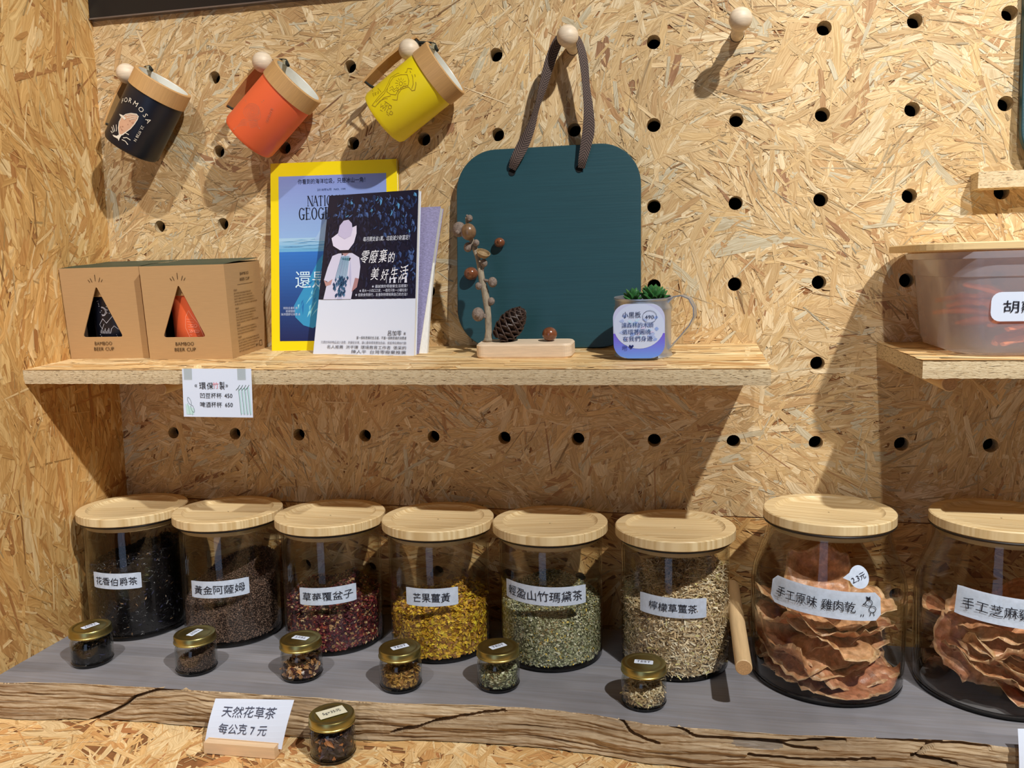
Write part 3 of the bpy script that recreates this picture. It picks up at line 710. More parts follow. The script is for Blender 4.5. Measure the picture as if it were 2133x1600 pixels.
def serif(P, txt, x, y, size, col, sx=.78, gap=.16):
    for ch in txt:
        k = size*sx
        if ch in 'OGC':
            w_ = .86; a0, a1 = (0, 360) if ch == 'O' else (42, 322); n = 20; out = []; inn = []
            for i in range(n+1):
                a = math.radians(a0+(a1-a0)*i/n); out.append((x+k*(.43+.43*math.cos(a)), y+size*(.5+.52*math.sin(a)))); inn.append((x+k*(.43+.27*math.cos(a)), y+size*(.5+.46*math.sin(a))))
            for i in range(n): P.poly([out[i], out[i+1], inn[i+1], inn[i]], col, 3)
            if ch == 'G': P.line([(x+k*.72, y+size*.05), (x+k*.72, y+size*.42)], k*.15, col, 3); P.line([(x+k*.5, y+size*.42), (x+k*.9, y+size*.42)], size*.05, col, 3)
            if ch in 'GC': P.line([(x+k*.78, y+size*.8), (x+k*.8, y+size*.98)], k*.06, col, 3)
        else:
            w_ = {'I': .4, 'L': .72, 'E': .74}.get(ch, .84)
            for (ax, ay), (bx, by), t in SER[ch]: P.line([(x+k*ax, y+size*ay), (x+k*bx, y+size*by)], k*t, col, 3)
            for (ax, ay), (bx, by), t in SER[ch]:
                if abs(ax-bx) < .01 or (ch in 'NAR'):
                    for qx, qy in ((ax, ay), (bx, by)):
                        if qy in (0, 1) and not (ch == 'A' and qy == 1): P.line([(x+k*(qx-.15), y+size*qy), (x+k*(qx+.15), y+size*qy)], size*.03, col, 3)
        x += k*(w_+gap)
serif(P, 'NATIONAL', .0570, .1935, .0132, (14, 18, 34), .62, .12); serif(P, 'GEOGRAPHIC', .0430, .1755, .0155, (14, 18, 34), .66, .12)
P.text('還是', .0365, .086, .0245, (214, 240, 255), 'l', width=.048); P.text('塑膠', .092, .086, .0245, (214, 240, 255), 'l', width=.048)
for k, t_ in enumerate(('特別企畫報導', '拒絕塑膠', '海洋塑膠垃圾危機')): P.text(t_, .029, .056-.0042*k, .0036, (200, 214, 240), 'c')
P.build('cover_print', GLOSSPRINT, r, fm)
# linen book behind
BW2, BH2 = .145, .207
BL = Vector((-.4150, -.055, shelf_z(-.055))); BR = Vector(onS(872, 738)); BR.y = -.070; BR.z = shelf_z(-.070)
TR = atY(918, 430, -.030); TL = Vector((TR.x-.145, -.024, TR.z))
r = empty('linen_book', BL, label='mauve linen covered book behind the hat woman book', cat='book')
fm = sheetmap(TL, TR, BR, BL, BW2, BH2, r)
LIN = mat('mauve_linen', (158, 152, 188), 0.85, noise=(350, 350, 900), amt=0.34, bump=0.5)
slab('l', fm, BW2, BH2, .012, LIN, PAGES, r)
P = Print(); P.poly([(.118+.012*math.cos(a*.5), .026+.012*math.sin(a*.5)) for a in range(12)], (104, 182, 120), 1); P.build('round_sticker', INK, r, fm)['label'] = 'green round sticker'
mb = MB(); st = []
for k in range(12):
    v = BH2*.62*k/11; x = .001+.010*(1-k/11)**1.6
    st.append([fm(BW2-.004, v, -.004), fm(BW2+x, v, -.006), fm(BW2+x, v, -.011), fm(BW2-.004, v, -.011)])
mb.loft(st); mb.build('splayed_pages', PAGES, r)
# front book
FW, FH = .150, .206
BL = onS(652, 738); BR = onS(862, 742); TL = atY(686, 408, -.036); TR = atY(872, 395, -.050)
r = empty('paperback_book', BL, label='paperback with a woman in a white hat on dark blue leaves', cat='book')
fm = sheetmap(TL, TR, BR, BL, FW, FH, r)
slab('f', fm, FW, FH, .008, mat('white_cover', (220, 228, 246), 0.4), PAGES, r)
P = Print(); y0 = .071
P.quadgrid(0, y0, FW, FH, lambda u, v: (26, 26, 48), 20, 18)
for k in range(620):
    x, y = random.uniform(.002, FW-.003), FH-.003-(FH-y0-.006)*(k/620)
    dense = (y > .150 and (x > .08 or y > .18)) or (x > .10 and y > .10 and y < .135)
    if not dense and random.random() < .45: continue
    if .055 < x < .130 and .088 < y < .165 and random.random() < .75: dense = False
    s_ = random.uniform(.0065, .0105); a = random.uniform(-2.2, -.9); ca, sa = math.cos(a), math.sin(a)
    b_ = random.random(); c_ = (int(34+52*b_), int(50+66*b_), int(92+84*b_)) if dense else (int(30+16*b_), int(32+18*b_), int(56+26*b_))
    if dense and random.random() < .06: c_ = (92, 160, 214)
    def lp(pts, col, zz):
        P.poly([(min(max(x+s_*(p*ca-q*sa), 0), FW), min(max(y+s_*(p*sa+q*ca), y0), FH)) for p, q in pts], col, zz)
    lp([(-.08, 0), (.32, .40), (.75, .28), (1.08, 0), (.75, -.28), (.32, -.40)], (22, 24, 44), 2+.0015*k); lp([(0, 0), (.35, .33), (.75, .22), (1, 0)], c_, 2.0008+.0015*k); lp([(0, 0), (1, 0), (.75, -.22), (.35, -.33)], tuple(int(v*.72) for v in c_), 2.0008+.0015*k)
# woman seen from behind
_n0 = len(P.V)
P.poly([(.030, .134), (.047, .134), (.049, .128), (.045, .120), (.032, .122)], (36, 30, 40), 3)
dress = [(.026, .130), (.016, .127), (.010, .112), (.006, .096), (.012, .094), (.008, y0), (.052, y0), (.054, .085), (.056, .098), (.062, .097), (.063, .112), (.060, .124), (.048, .130)]
P.poly(dress, (216, 214, 238), 3); P.poly([(.032, .130), (.037, .126), (.043, .130)], (190, 150, 150), 4)
P.poly([(.030, y0), (.034, .10), (.038, y0)], (188, 190, 222), 4); P.poly([(.046, .122), (.050, .098), (.050, .085), (.046, .100)], (192, 192, 224), 4)
P.poly([(.006, .096), (.012, .093), (.020, .097), (.018, .090), (.010, .088)], (196, 150, 146), 4); P.poly([(.056, .098), (.062, .097), (.060, .086), (.052, .080)], (176, 132, 136), 4)
brim = [(.012, .150), (.016, .140), (.028, .134), (.042, .134), (.050, .143), (.053, .155), (.052, .165), (.046, .163), (.036, .160), (.022, .156)]
P.poly(brim, (228, 222, 244), 5)
P.poly([(.022, .154), (.024, .166), (.030, .172), (.038, .173), (.044, .168), (.046, .160), (.044, .152), (.034, .148)], (204, 196, 228), 6)
for k in range(14):
    a = -1.57+(k-7)*.045; P.line([(.038+.001*(k-7), .126), (.034+.0012*(k-7)+.004*math.cos(a), .098)], .0006, random.choice([(90, 150, 176), (70, 120, 160), (120, 176, 196)]), 5)
for k in range(70):
    x, y = random.gauss(.034, .005), random.uniform(.078, .102); s_ = .004; a = random.uniform(-2.2, -.9)
    P.poly([(x, y), (x+s_*.4, y-s_*.6), (x, y-s_*1.4), (x-s_*.4, y-s_*.6)], random.choice([(50, 90, 130), (70, 120, 160), (40, 70, 110)]), 6)
P.text('每月開支省1萬，垃圾減少財富足！', .064, .1445, .0066, (230, 236, 250), 'l', width=.074, shear=.15)
for t_, x, y, s_ in (('零', .062, .118, .0175), ('廢', .076, .1175, .0180), ('棄', .091, .1175, .0175), ('的', .106, .1165, .0145), ('美', .080, .0955, .0170), ('好', .096, .0955, .0150), ('生', .110, .096, .0165), ('活', .124, .0955, .0185)):
    P.text(t_, x, y, s_, (246, 248, 255), 'l', shear=.22, rot=.06, wob=.03, sx=.76)
for x, w_, h_ in ((.105, .0006, .008), (.110, .0022, .008), (.116, .0036, .007), (.124, .0008, .008), (.127, .0008, .008), (.133, .004, .0085)):
    P.poly([(x, .0905), (x+w_, .0905), (x+w_*.8, .0905+h_), (x+w_*.2, .0905+h_)], (226, 230, 246), 4)
for k, t_ in enumerate(('★ 最誠實的零廢棄生活提案！', '★ 兩大一小四口之家，一個月只有一小罐垃圾！', '★ 從飲食到旅行，友善對待環境與自己的方法！')):
    P.text(t_, .138, .0850-.0052*k, .0043, (214, 220, 240), 'r', width=(.055, .074, .080)[k])
P.text('呂加零', .1115, .0255, .0070, (60, 62, 72), 'l', width=.020); P.text('著', .1345, .0262, .0036, (60, 62, 72), 'l')
P.text('當一個有意識的生活者，不當一個無意識的消費者', .139, .0205, .0040, (60, 62, 72), 'r', width=.074)
P.text('只買好用的物品減少浪費，改變從日常，讓心靈與環境更加自由，就從現在開始行動', .139, .0145, .0038, (120, 124, 140), 'r', width=.128)
P.text('名人推薦  洪平珊  環境教育工作者  張采的', .139, .0082, .0048, (90, 92, 104), 'r', width=.118)
P.text('陳人平  台灣零廢棄推廣', .139, .0025, .0048, (90, 92, 104), 'r', width=.080)
for q in range(_n0, len(P.V)): P.V[q] = (P.V[q][0], P.V[q][1], P.V[q][2]+1.2)
P.build('cover_print', GLOSSPRINT, r, fm)

# ------------------------------------------------------------------ green board with straps
GB = mat('dark_green_board_paint', (32, 72, 80), 0.42, noise=(12, 60, 420), amt=0.10, bump=0.25)
GBW = mat('board_edge_wood', (120, 110, 84), 0.7)
BXC, BWd, BHt = -.1340, .2375, .2560
bz = shelf_z(-.030)+.0005
r = empty('green_board', (BXC, -.030, bz), (-.075, 0, 0), 'dark green rounded board hung by a brown strap', 'board')
def squircle(w, h, rc, n=12):
    return [(x, y) for x, y in rrect(-w/2, 0, w/2, h, rc, n)]
mb = MB(); out = squircle(BWd, BHt, .052, 14)
M = Matrix.Rotation(math.pi/2, 4, 'X'); mb.prism(out, -.0045, .0045, .0010, M); mb.build('board_panel', GB, r)
for i, xx in enumerate((-.0445, .0420)):
    mb = MB(); mb.lathe([(.0022, 0), (.0042, .0004), (.0046, .0010)], 20, Matrix.Translation((xx, -.0044, .2255)) @ Matrix.Rotation(math.pi/2, 4, 'X'), True, True); mb.build('strap_hole', mat('dark_hole', (10, 14, 16), 0.9), r)
# straps (a ribbon over the peg), in world space -> local of root
STRAP = None
m, N, L, b = nt('herringbone_strap'); b.inputs['Roughness'].default_value = 0.85
tc = N.new('ShaderNodeTexCoord'); wv = N.new('ShaderNodeTexWave'); mp = N.new('ShaderNodeMapping'); mp.inputs['Rotation'].default_value = (0, 0, .8)
L.new(tc.outputs['UV'], mp.inputs[0]); L.new(mp.outputs[0], wv.inputs['Vector']); wv.inputs['Scale'].default_value = 130; wv.inputs['Distortion'].default_value = .4
rp = N.new('ShaderNodeValToRGB'); rp.color_ramp.elements[0].color = (*lin((44, 34, 32)), 1); rp.color_ramp.elements[1].color = (*lin((112, 94, 86)), 1)
L.new(wv.outputs['Fac'], rp.inputs[0]); L.new(rp.outputs[0], b.inputs['Base Color'])
bp = N.new('ShaderNodeBump'); bp.inputs['Strength'].default_value = .5; bp.inputs['Distance'].default_value = .0005; L.new(wv.outputs['Fac'], bp.inputs['Height']); L.new(bp.outputs[0], b.inputs['Normal'])
STRAP = m
def ribbon(name, ctrl, parent, th=.0009, n=60):
    """ctrl: (x,y,z,width,twist) Catmull-Rom in world space"""
    def cr(i, t):
        p = [ctrl[max(0, min(len(ctrl)-1, i+k))] for k in (-1, 0, 1, 2)]
        return [0.5*((2*p[1][c])+(-p[0][c]+p[2][c])*t+(2*p[0][c]-5*p[1][c]+4*p[2][c]-p[3][c])*t*t+(-p[0][c]+3*p[1][c]-3*p[2][c]+p[3][c])*t**3) for c in range(5)]
    S_ = []
    for i in range(len(ctrl)-1):
        for k in range(10): S_.append(cr(i, k/10))
    S_.append(list(ctrl[-1])); bm = MB(); rings = []; uvs = []; dist = 0; ds = []
    Mi = (Matrix.Translation(parent.location) @ parent.rotation_euler.to_matrix().to_4x4()).inverted()
    for i, s in enumerate(S_):
        p = Vector(s[:3]); q = Vector(S_[min(i+1, len(S_)-1)][:3])-Vector(S_[max(0, i-1)][:3]); q.normalize()
        side = q.cross(Vector((0, -1, 0)))
        if side.length < .05: side = Vector((1, 0, 0))
        side.normalize(); nn = q.cross(side).normalized()
        a = s[4]; sd = side*math.cos(a)+nn*math.sin(a); n2 = q.cross(sd).normalized(); w_ = s[3]/2
        if i: dist += (p-Vector(S_[i-1][:3])).length
        ds.append(dist)
        rings.append([Mi @ (p+sd*w_*c+n2*th*e) for c, e in ((-1, -.5), (0, -.5), (1, -.5), (1, .5), (0, .5), (-1, .5))])
    bm.smooth = False; bm.loft(rings)
    o = bm.build(name, STRAP, parent)
    me = o.data; uv = me.uv_layers.new(name='UVMap'); U_ = [0, .5, 1, 1, .5, 0]
    for lp in me.loops:
        vi = lp.vertex_index; k = vi % 6; c = U_[k]; uv.data[lp.index].uv = (abs(c-.5)*.013, ds[min(vi//6, len(ds)-1)])
    return o
def rp3(px, py, y, w_, t): p = atY(px, py, y); return (p.x, p.y, p.z, w_, t)
ribbon('strap', [rp3(1067, 352, -.0215, .0095, 0), rp3(1074, 333, -.0260, .0135, 0), rp3(1088, 305, -.027, .0150, .1), rp3(1104, 270, -.030, .0115, .5), rp3(1118, 225, -.032, .0100, 1.15), rp3(1131, 180, -.034, .0115, .75), rp3(1145, 130, -.037, .0130, .5), rp3(1158, 95, -.038, .0130, .6),
                 (-.1085, -.037, .0065, .0125, 1.2), (-.100, -.037, .0085, .0120, 1.5), (-.0915, -.037, .0060, .0125, 1.8), rp3(1209, 96, -.038, .0120, 2.3), rp3(1216, 130, -.037, .0115, 2.5), rp3(1221, 180, -.034, .0105, 2.5), rp3(1226, 230, -.031, .0125, 2.75), rp3(1226, 270, -.028, .0150, 3.0), rp3(1220, 305, -.027, .0135, 3.14), rp3(1214, 332, -.026, .0110, 3.14), rp3(1211, 350, -.0215, .0085, 3.14)], r)
# nuts glued on the board
NUT = mat('glossy_brown_nut', (122, 72, 46), 0.22, noise=(160, 160, 160), amt=0.35, coat=.4)
NUTG = mat('weathered_nut', (128, 98, 70), 0.3, noise=(140, 140, 140), amt=0.4, coat=.3)
Rb = Matrix.Translation(r.location) @ r.rotation_euler.to_matrix().to_4x4()
def nut_mesh(nm, c, rr, par, m_, sc=(1, 1, .92)):
    mb = MB(); mb.ball((0, 0, 0), rr, 28, 16, sc); o = mb.build(nm, m_, par); o.location = c; return o
for px, py, rr in ((1035, 502, .0069), (976, 568, .0092)):
    p = Rb.inverted() @ atY(px, py, -.030-.0055-rr-.004); p.y = -.0045-rr*.93
    nut_mesh('nut', p, rr, r, NUT)
    mb = MB(); mb.lathe([(rr*.35, 0), (rr*.18, rr*.16), (.0004, rr*.30)], 14, Matrix.Translation((p.x, p.y-rr*.93, p.z)) @ Matrix.Rotation(math.pi/2, 4, 'X')); mb.build('nut_tip', NUT, r)
# second green board at the right edge
r = empty('green_board', (.52, -.018, -.1785), (-.05, 0, 0), 'dark green board standing on the ledge, cut by the right frame edge', 'board')
mb = MB(); mb.prism(squircle(.24, .256, .045, 10), -.0045, .0045, .001, Matrix.Rotation(math.pi/2, 4, 'X')); mb.build('board_panel', GB, r)
r.location.x = atY(2128, 230, -.018).x+.120

# ------------------------------------------------------------------ twig ornament
PW = mat('pale_block_wood', (232, 208, 178), 0.6, noise=(40, 260, 500), amt=0.14)
TW = mat('grey_brown_twig', (158, 144, 122), 0.85, noise=(260, 260, 120), amt=0.4, bump=0.8)
TWD = mat('bud_bark', (136, 120, 108), 0.85, noise=(420, 420, 420), amt=0.5, bump=0.8)
CONE = mat('dark_cone_scale', (70, 52, 44), 0.5, noise=(200, 200, 200), amt=0.4)
p0 = onS(990, 748)
r = empty('twig_ornament', (-.1515, -.0875, shelf_z(-.0875)+.0003), (TILT, 0, 0), 'twig and pine cone ornament on a pale wooden block', 'ornament')
mb = MB(); mb.smooth = False
mb.prism(rrect(-.0585, -.0225, .0585, .0225, .010, 6), 0, .0175, .0022); mb.build('wooden_block', PW, r)
Ri = (Matrix.Translation(r.location) @ r.rotation_euler.to_matrix().to_4x4()).inverted()
W2 = lambda px, py, y: Ri @ atY(px, py, y)
tw = [(1017, 711, -.090), (1018, 690, -.089), (1017, 660, -.088), (1014, 632, -.087), (1010, 606, -.086), (1004, 585, -.085), (1001, 562, -.084), (996, 540, -.082), (991, 522, -.080), (984, 506, -.078), (979, 490, -.076), (974, 470, -.075), (971, 452, -.075)]
pts = [W2(*q) for q in tw]; rad = [.0052, .0042, .0042, .0044, .0040, .0038, .0038, .0034, .0036, .0030, .0030, .0022, .0012]
mb = MB(); mb.tube(pts, [a*random.uniform(.9, 1.12) for a in rad], 12); mb.ball(pts[0]+Vector((0, 0, .002)), .0058, 12, 8, (1, 1, .6)); mb.build('twig', TW, r)
for px, py, y, rr in ((1026, 588, -.090, .0058), (997, 596, -.090, .0042), (1023, 628, -.088, .0046), (996, 655, -.092, .0078), (1008, 548, -.088, .0045), (975, 515, -.080, .0055), (992, 506, -.086, .0040), (956, 478, -.076, .0085), (978, 455, -.078, .0040)):
    p = W2(px, py, y); mb = MB(); mb.ball((0, 0, 0), rr, 14, 9, (1, .9, 1.12)); mb.ball((rr*.1, -rr*.75, -rr*.3), rr*.4, 8, 6); 
    near = min(pts, key=lambda q: (q-p).length); mb.tube([Vector((0, 0, 0)), near-p], rr*.35, 6)
    o = mb.build('bud', TWD, r); o.location = p; o.rotation_euler = (random.uniform(-.3, .3), random.uniform(-.4, .4), 0)
p = W2(976, 483, -.088); nut_mesh('nut', p, .0098, r, NUTG, (.95, .95, 1.05))
p = W2(1145, 700, -.089); p.z = .0175+.0088; nut_mesh('nut', p, .0092, r, NUT)
# acorn cap
p = W2(1004, 535, -.090); mb = MB(); mb.lathe([(.0012, 0), (.006, .001), (.0085, .005), (.0088, .0065), (.0076, .0068), (.0066, .004), (.001, .002)], 24); o = mb.build('acorn_cap', mat('acorn_cap', (150, 124, 86), 0.6, noise=(300, 300, 300), amt=.3), r)
o.location = p; o.rotation_euler = (.35, .45, 0)
# pine cone
cb = W2(1042, 704, -.088); cb.z = .0215
ctop = W2(1078, 658, -.090)
ax = (ctop-cb); Lc = ax.length+.006; axn = ax.normalized()
core = MB(); core.tube([cb, cb+axn*Lc*.5, cb+axn*Lc], [.008, .009, .003], 10)
cone = core.build('pine_cone', CONE, r); tag(cone, 'dark brown pine cone')
sc_m = MB(); n = 7
prof = [(0, .25), (.3, .62), (.6, .95), (.85, .85), (1, .35)]
for sgn in (1,):
    rings = []
    for u, wd in prof:
        rings.append([(q/3*wd*.0075, u*.0115, .0035*u*u+.0012*math.cos(q/3*1.4)) for q in range(-3, 4)]+[(q/3*wd*.0075, u*.0115, .0035*u*u+.0012*math.cos(q/3*1.4)-.0012) for q in range(3, -4, -1)])
    sc_m.smooth = True; sc_m.loft(rings)
scale0 = None; qz = axn.to_track_quat('Z', 'Y').to_matrix().to_4x4()
ns = 64
for k in range(ns):
    t = k/(ns-1); a = k*2.39996; rr = .0035+.0115*math.sin(math.pi*min(1, (t*.86+.16)))**.8; s_ = .70+.55*math.sin(math.pi*(t*.8+.12))
    M = Matrix.Translation(cb) @ qz @ Matrix.Translation((0, 0, t*Lc*.94-.002)) @ Matrix.Rotation(a, 4, 'Z') @ Matrix.Translation((0, rr*.35, 0)) @ Matrix.Rotation(.25+.75*t, 4, 'X') @ Matrix.Scale(s_, 4)
    if scale0 is None: scale0 = sc_m.build('scale', CONE, cone); o = scale0
    else: o = scale0.copy(); C.objects.link(o); o.parent = cone
    o.matrix_basis = M

# ------------------------------------------------------------------ tin mug, succulent, note card
TIN = mat('galvanised_tin', (196, 202, 212), 0.42, 0.85, noise=(60, 60, 30), amt=0.2)
mc = Vector((-.0095, -.0900, shelf_z(-.090)+.0004)); mr = .0325
r = empty('tin_mug', mc, (TILT, 0, 0), 'galvanised tin mug with strap handle on the shelf', 'mug')
mb = MB(); mb.lathe([(.001, .001), (mr-.002, .001), (mr+.0012, 0), (mr+.0016, .0015), (mr+.0004, .0035), (mr, .006), (mr, .052), (mr+.0012, .055), (mr+.0014, .0575), (mr+.0002, .0595), (mr+.0002, .0665), (mr+.0014, .0680), (mr+.0012, .0695), (mr-.0004, .0692), (mr-.0008, .060), (mr-.001, .004), (.001, .003)], 72); mb.build('mug_body', TIN, r)
hp = [(.031, .062), (.038, .070), (.047, .0715), (.056, .068), (.0615, .058), (.062, .048), (.057, .038), (.048, .027), (.039, .017), (.0325, .009)]
mb = MB(); mb.smooth = True
for k, (x, z) in enumerate(hp): pass
rings = []
for k, (x, z) in enumerate(hp):
    a = Vector((hp[min(k+1, 9)][0]-hp[max(k-1, 0)][0], hp[min(k+1, 9)][1]-hp[max(k-1, 0)][1])).normalized(); nx, nz = -a.y*.0006, a.x*.0006
    rings.append([(x-nx, -.0055, z-nz), (x+nx, -.0055, z+nz), (x+nx, .0055, z+nz), (x-nx, .0055, z-nz)])
mb.loft(rings); o = mb.build('handle', TIN, r); o.rotation_euler = (0, 0, -.30)
SOIL = mat('dark_soil', (44, 34, 28), 0.95, noise=(300, 300, 300), amt=.5, bump=1)
mb = MB(); mb.lathe([(.001, .0605), (.015, .0610), (mr-.0012, .0595)], 24); mb.build('soil', SOIL, r)
# succulent
LEAF = mat('succulent_leaf', (62, 118, 62), 0.32, noise=(120, 120, 120), amt=0.35, sub=.1)
sroot = empty('succulent', mc+Vector((.004, -.002, .0615)), (TILT, 0, 0), 'green pointed succulent growing in the tin mug', 'plant')
lm = MB(); lm.smooth = True; rings = []
for u, wd, th in ((0, .35, .5), (.2, .7, .9), (.5, 1, 1), (.75, .85, .8), (.92, .4, .4), (1, .05, .05)):
    rings.append([(.0032*wd*math.cos(q*math.pi/4), .0022*th*math.sin(q*math.pi/4)-.003*u*u, .016*u) for q in range(8)])
lm.loft(rings); leaf0 = None
for cx, cy, n_, sz in ((.006, -.003, 22, 1.0), (-.016, -.004, 12, .85), (.014, .006, 12, .85)):
    for k in range(n_):
        t = k/n_; a = k*2.4; tilt = .10+.75*t
        M = Matrix.Translation((cx+.0025*math.cos(a)*t, cy+.0025*math.sin(a)*t, 0)) @ Matrix.Rotation(a, 4, 'Z') @ Matrix.Rotation(tilt, 4, 'X') @ Matrix.Scale(sz*(1.45-.35*t), 4)
        if leaf0 is None: leaf0 = lm.build('leaf', LEAF, sroot); o = leaf0
        else: o = leaf0.copy(); C.objects.link(o); o.parent = sroot
        o.matrix_basis = M
# note card
nt_ = [atY(1276, 634, -.1345), atY(1385, 632, -.1345), atY(1385, 746, -.1285), atY(1279, 747, -.1285)]
r = empty('note_card', nt_[3], label='blue and violet rounded note leaning on the tin mug', cat='note')
W, H = .062, .0640; fm = quadmap(*nt_, W, H, r)
ol = rrect(0, 0, W, H, .017, 7)
mb = MB(); mb.loft([[fm(x, y, t) for x, y in ol] for t in (-.0005, 0)]); mb.build('card', CARD, r)
P = Print()
def inside(y):     # half-open width of the outline at y
    rr = .017
    if y < rr: d = rr-math.sqrt(max(0, rr*rr-(rr-y)**2))
    elif y > H-rr: d = rr-math.sqrt(max(0, rr*rr-(y-H+rr)**2))
    else: d = 0
    return d
n = 26
for k in range(n):
    ya, yb = H*k/n, H*(k+1)/n; t = k/n
    c_ = tuple(int(a+(b-a)*min(1, t/.45)) for a, b in zip((112, 158, 246), (122, 96, 224))) if t < .45 else (200, 206, 240)
    P.poly([(inside(ya), ya), (W-inside(ya), ya), (W-inside(yb), yb), (inside(yb), yb)], c_, 1)
cc = [(.031+.0305*math.cos(a*math.pi/20), .038+.0265*math.sin(a*math.pi/20)) for a in range(40)]
cc = [(min(max(x, inside(min(max(y, 0), H))), W-inside(min(max(y, 0), H))), min(y, H)) for x, y in cc]
P.poly(cc, (208, 220, 248), 2)
for k in range(26):
    x, y = random.uniform(.004, .052), random.uniform(.022, .052); P.poly([(x+random.uniform(.001, .004)*math.cos(a), y+random.uniform(.0008, .003)*math.sin(a)) for a in range(6)], random.choice([(176, 194, 240), (196, 226, 250), (150, 176, 236), (214, 208, 240)]), 3)
K = (40, 56, 92)
P.text('小黑板', .0115, .0485, .0078, K, 'l', width=.022, wob=.03, z=5); P.text('490', .0385, .0465, .0062, K, 'l', width=.0105, z=5)
P.line([(.044+.0085*math.cos(a*.5), .0490+.0072*math.sin(a*.5)) for a in range(13)], .0004, K, 5, True)
P.text('讓森林的木頭', .0105, .0370, .0066, (60, 84, 140), 'l', width=.038, z=5); P.text('循環著圓繞', .0110, .0290, .0066, (60, 84, 140), 'l', width=.034, z=5)
P.text('在我們身邊', .0115, .0210, .0066, (60, 84, 140), 'l', width=.036, z=5); P.text('吧', .0110, .0105, .0064, (60, 74, 160), 'l', z=5)
P.poly([(.0215, .0115), (.0185, .0145), (.0190, .0160), (.0205, .0160), (.0215, .0148), (.0225, .0160), (.0240, .0160), (.0245, .0145)], (28, 40, 110), 5)
P.build('watercolour_and_handwriting', INK, r, fm)

# ------------------------------------------------------------------ plastic tub
PLA = mat_glass('milky_plastic', (.78, .78, .84), (.55, .55, .62), .8, .12)
m, N, L, b = nt('milky_plastic2'); N.remove(b)
t_ = N.new('ShaderNodeBsdfTransparent'); t_.inputs[0].default_value = (.97, .96, .98, 1); d_ = N.new('ShaderNodeBsdfDiffuse'); d_.inputs[0].default_value = (.88, .88, 1.0, 1)
tl = N.new('ShaderNodeBsdfTranslucent'); tl.inputs[0].default_value = (.94, .92, .98, 1); ms = N.new('ShaderNodeMixShader'); ms.inputs[0].default_value = .35; L.new(d_.outputs[0], ms.inputs[1]); L.new(tl.outputs[0], ms.inputs[2])
mx = N.new('ShaderNodeMixShader'); mx.inputs[0].default_value = .34; L.new(t_.outputs[0], mx.inputs[1]); L.new(ms.outputs[0], mx.inputs[2])
g = N.new('ShaderNodeBsdfGlossy'); g.inputs['Roughness'].default_value = .15; fr = thin_fresnel(N, L, 1.35)
m2 = N.new('ShaderNodeMixShader'); L.new(fr.outputs[0], m2.inputs[0]); L.new(mx.outputs[0], m2.inputs[1]); L.new(g.outputs[0], m2.inputs[2]); L.new(m2.outputs[0], N['Material Output'].inputs['Surface']); PLA = m
tc0 = Vector((.4000, -.0935, -.3772+.0005)); TT = math.atan(.0305)
r = empty('plastic_tub', tc0, (TT, 0, 0), 'milky plastic tub of dried strips on the short shelf', 'tub')
def rr3(w_, d_, rc, z): return [(x, y, z) for x, y in rrect(-w_/2, -d_/2, w_/2, d_/2, rc, 8)]
mb = MB(); mb.smooth = True
mb.loft([rr3(.170, .140, .034, .0008), rr3(.184, .154, .036, .004), rr3(.190, .160, .037, .012), rr3(.206, .170, .040, .080), rr3(.2095, .1725, .041, .0805), rr3(.211, .174, .041, .098), rr3(.224, .184, .044, .0985), rr3(.225, .185, .044, .105), rr3(.212, .175, .041, .1055)], None, True, False)
mb.build('tub_body', PLA, r)
LIDW = mat('bamboo_lid', (226, 194, 140), 0.5, noise=(18, 320, 320), amt=0.13)
mb = MB(); mb.prism([(x, y) for x, y, _ in rr3(.262, .182, .045, 0)], .1065, .1145, .001); o = mb.build('wooden_lid', LIDW, r); 
lm2 = [(x, y) for x, y in rrect(0, 0, .075, .0290, .009, 5)]
fmt = lambda u, v, t: (-.0655+u, -.0775-.0045-t-(v+.036)*.04, .036+v)
mb = MB(); mb.poly([fmt(x, y, .0002) for x, y in lm2]); lb = mb.build('name_sticker', CARD, r)
P = Print(); P.text('胡蘿蔔', .0110, .0095, .0130, (26, 26, 36), 'l', width=.047, wob=.02); P.build('lettering', INK, lb, fmt, .0003)
STRIP = mat('dried_orange_strip', (240, 136, 70), 0.5, noise=(120, 120, 120), amt=0.4, bump=.6, sub=.15)
s0 = MB(); random.seed(5); sp = [Vector((-.055, 0, 0)), Vector((-.03, .004, .002)), Vector((0, -.002, -.001)), Vector((.03, .003, .003)), Vector((.052, -.002, 0))]
rings = []
for k in range(17):
    t = k/16; x = -.052+.104*t; wd = .0078*math.sin(math.pi*(t*.9+.06))**.5*random.uniform(.8, 1.15); zz = .003*math.sin(t*7)
    rings.append([(x, wd*math.cos(q)*1.0+.003*math.sin(t*5), wd*.45*math.sin(q)+zz+random.uniform(-.0004, .0004)) for q in [i*math.pi/4 for i in range(8)]])
s0.smooth = True; s0.loft(rings); st0 = s0.build('dried_strip', STRIP)
GP = 'dried orange strips in the tub'
for k in range(20):
    o = st0 if k == 0 else st0.copy()
    if k: C.objects.link(o)
    o.location = tc0+Vector((random.uniform(-.038, .038), random.uniform(-.052, .03), .0105+.0024*k)); o.rotation_euler = (random.uniform(-.3, .3), random.uniform(-.12, .12), random.uniform(-.9, .9)); s_ = random.uniform(.95, 1.25); o.scale = (s_, s_, s_)
    tag(o, 'dried orange root strip lying in the plastic tub', 'dried food', GP)
st = st0.copy(); C.objects.link(st); st.location = tc0+Vector((-.025, -.056, .050)); st.rotation_euler = (0, .35, -.05); tag(st, 'dried orange strip slanting highest behind the tub front', 'dried food')

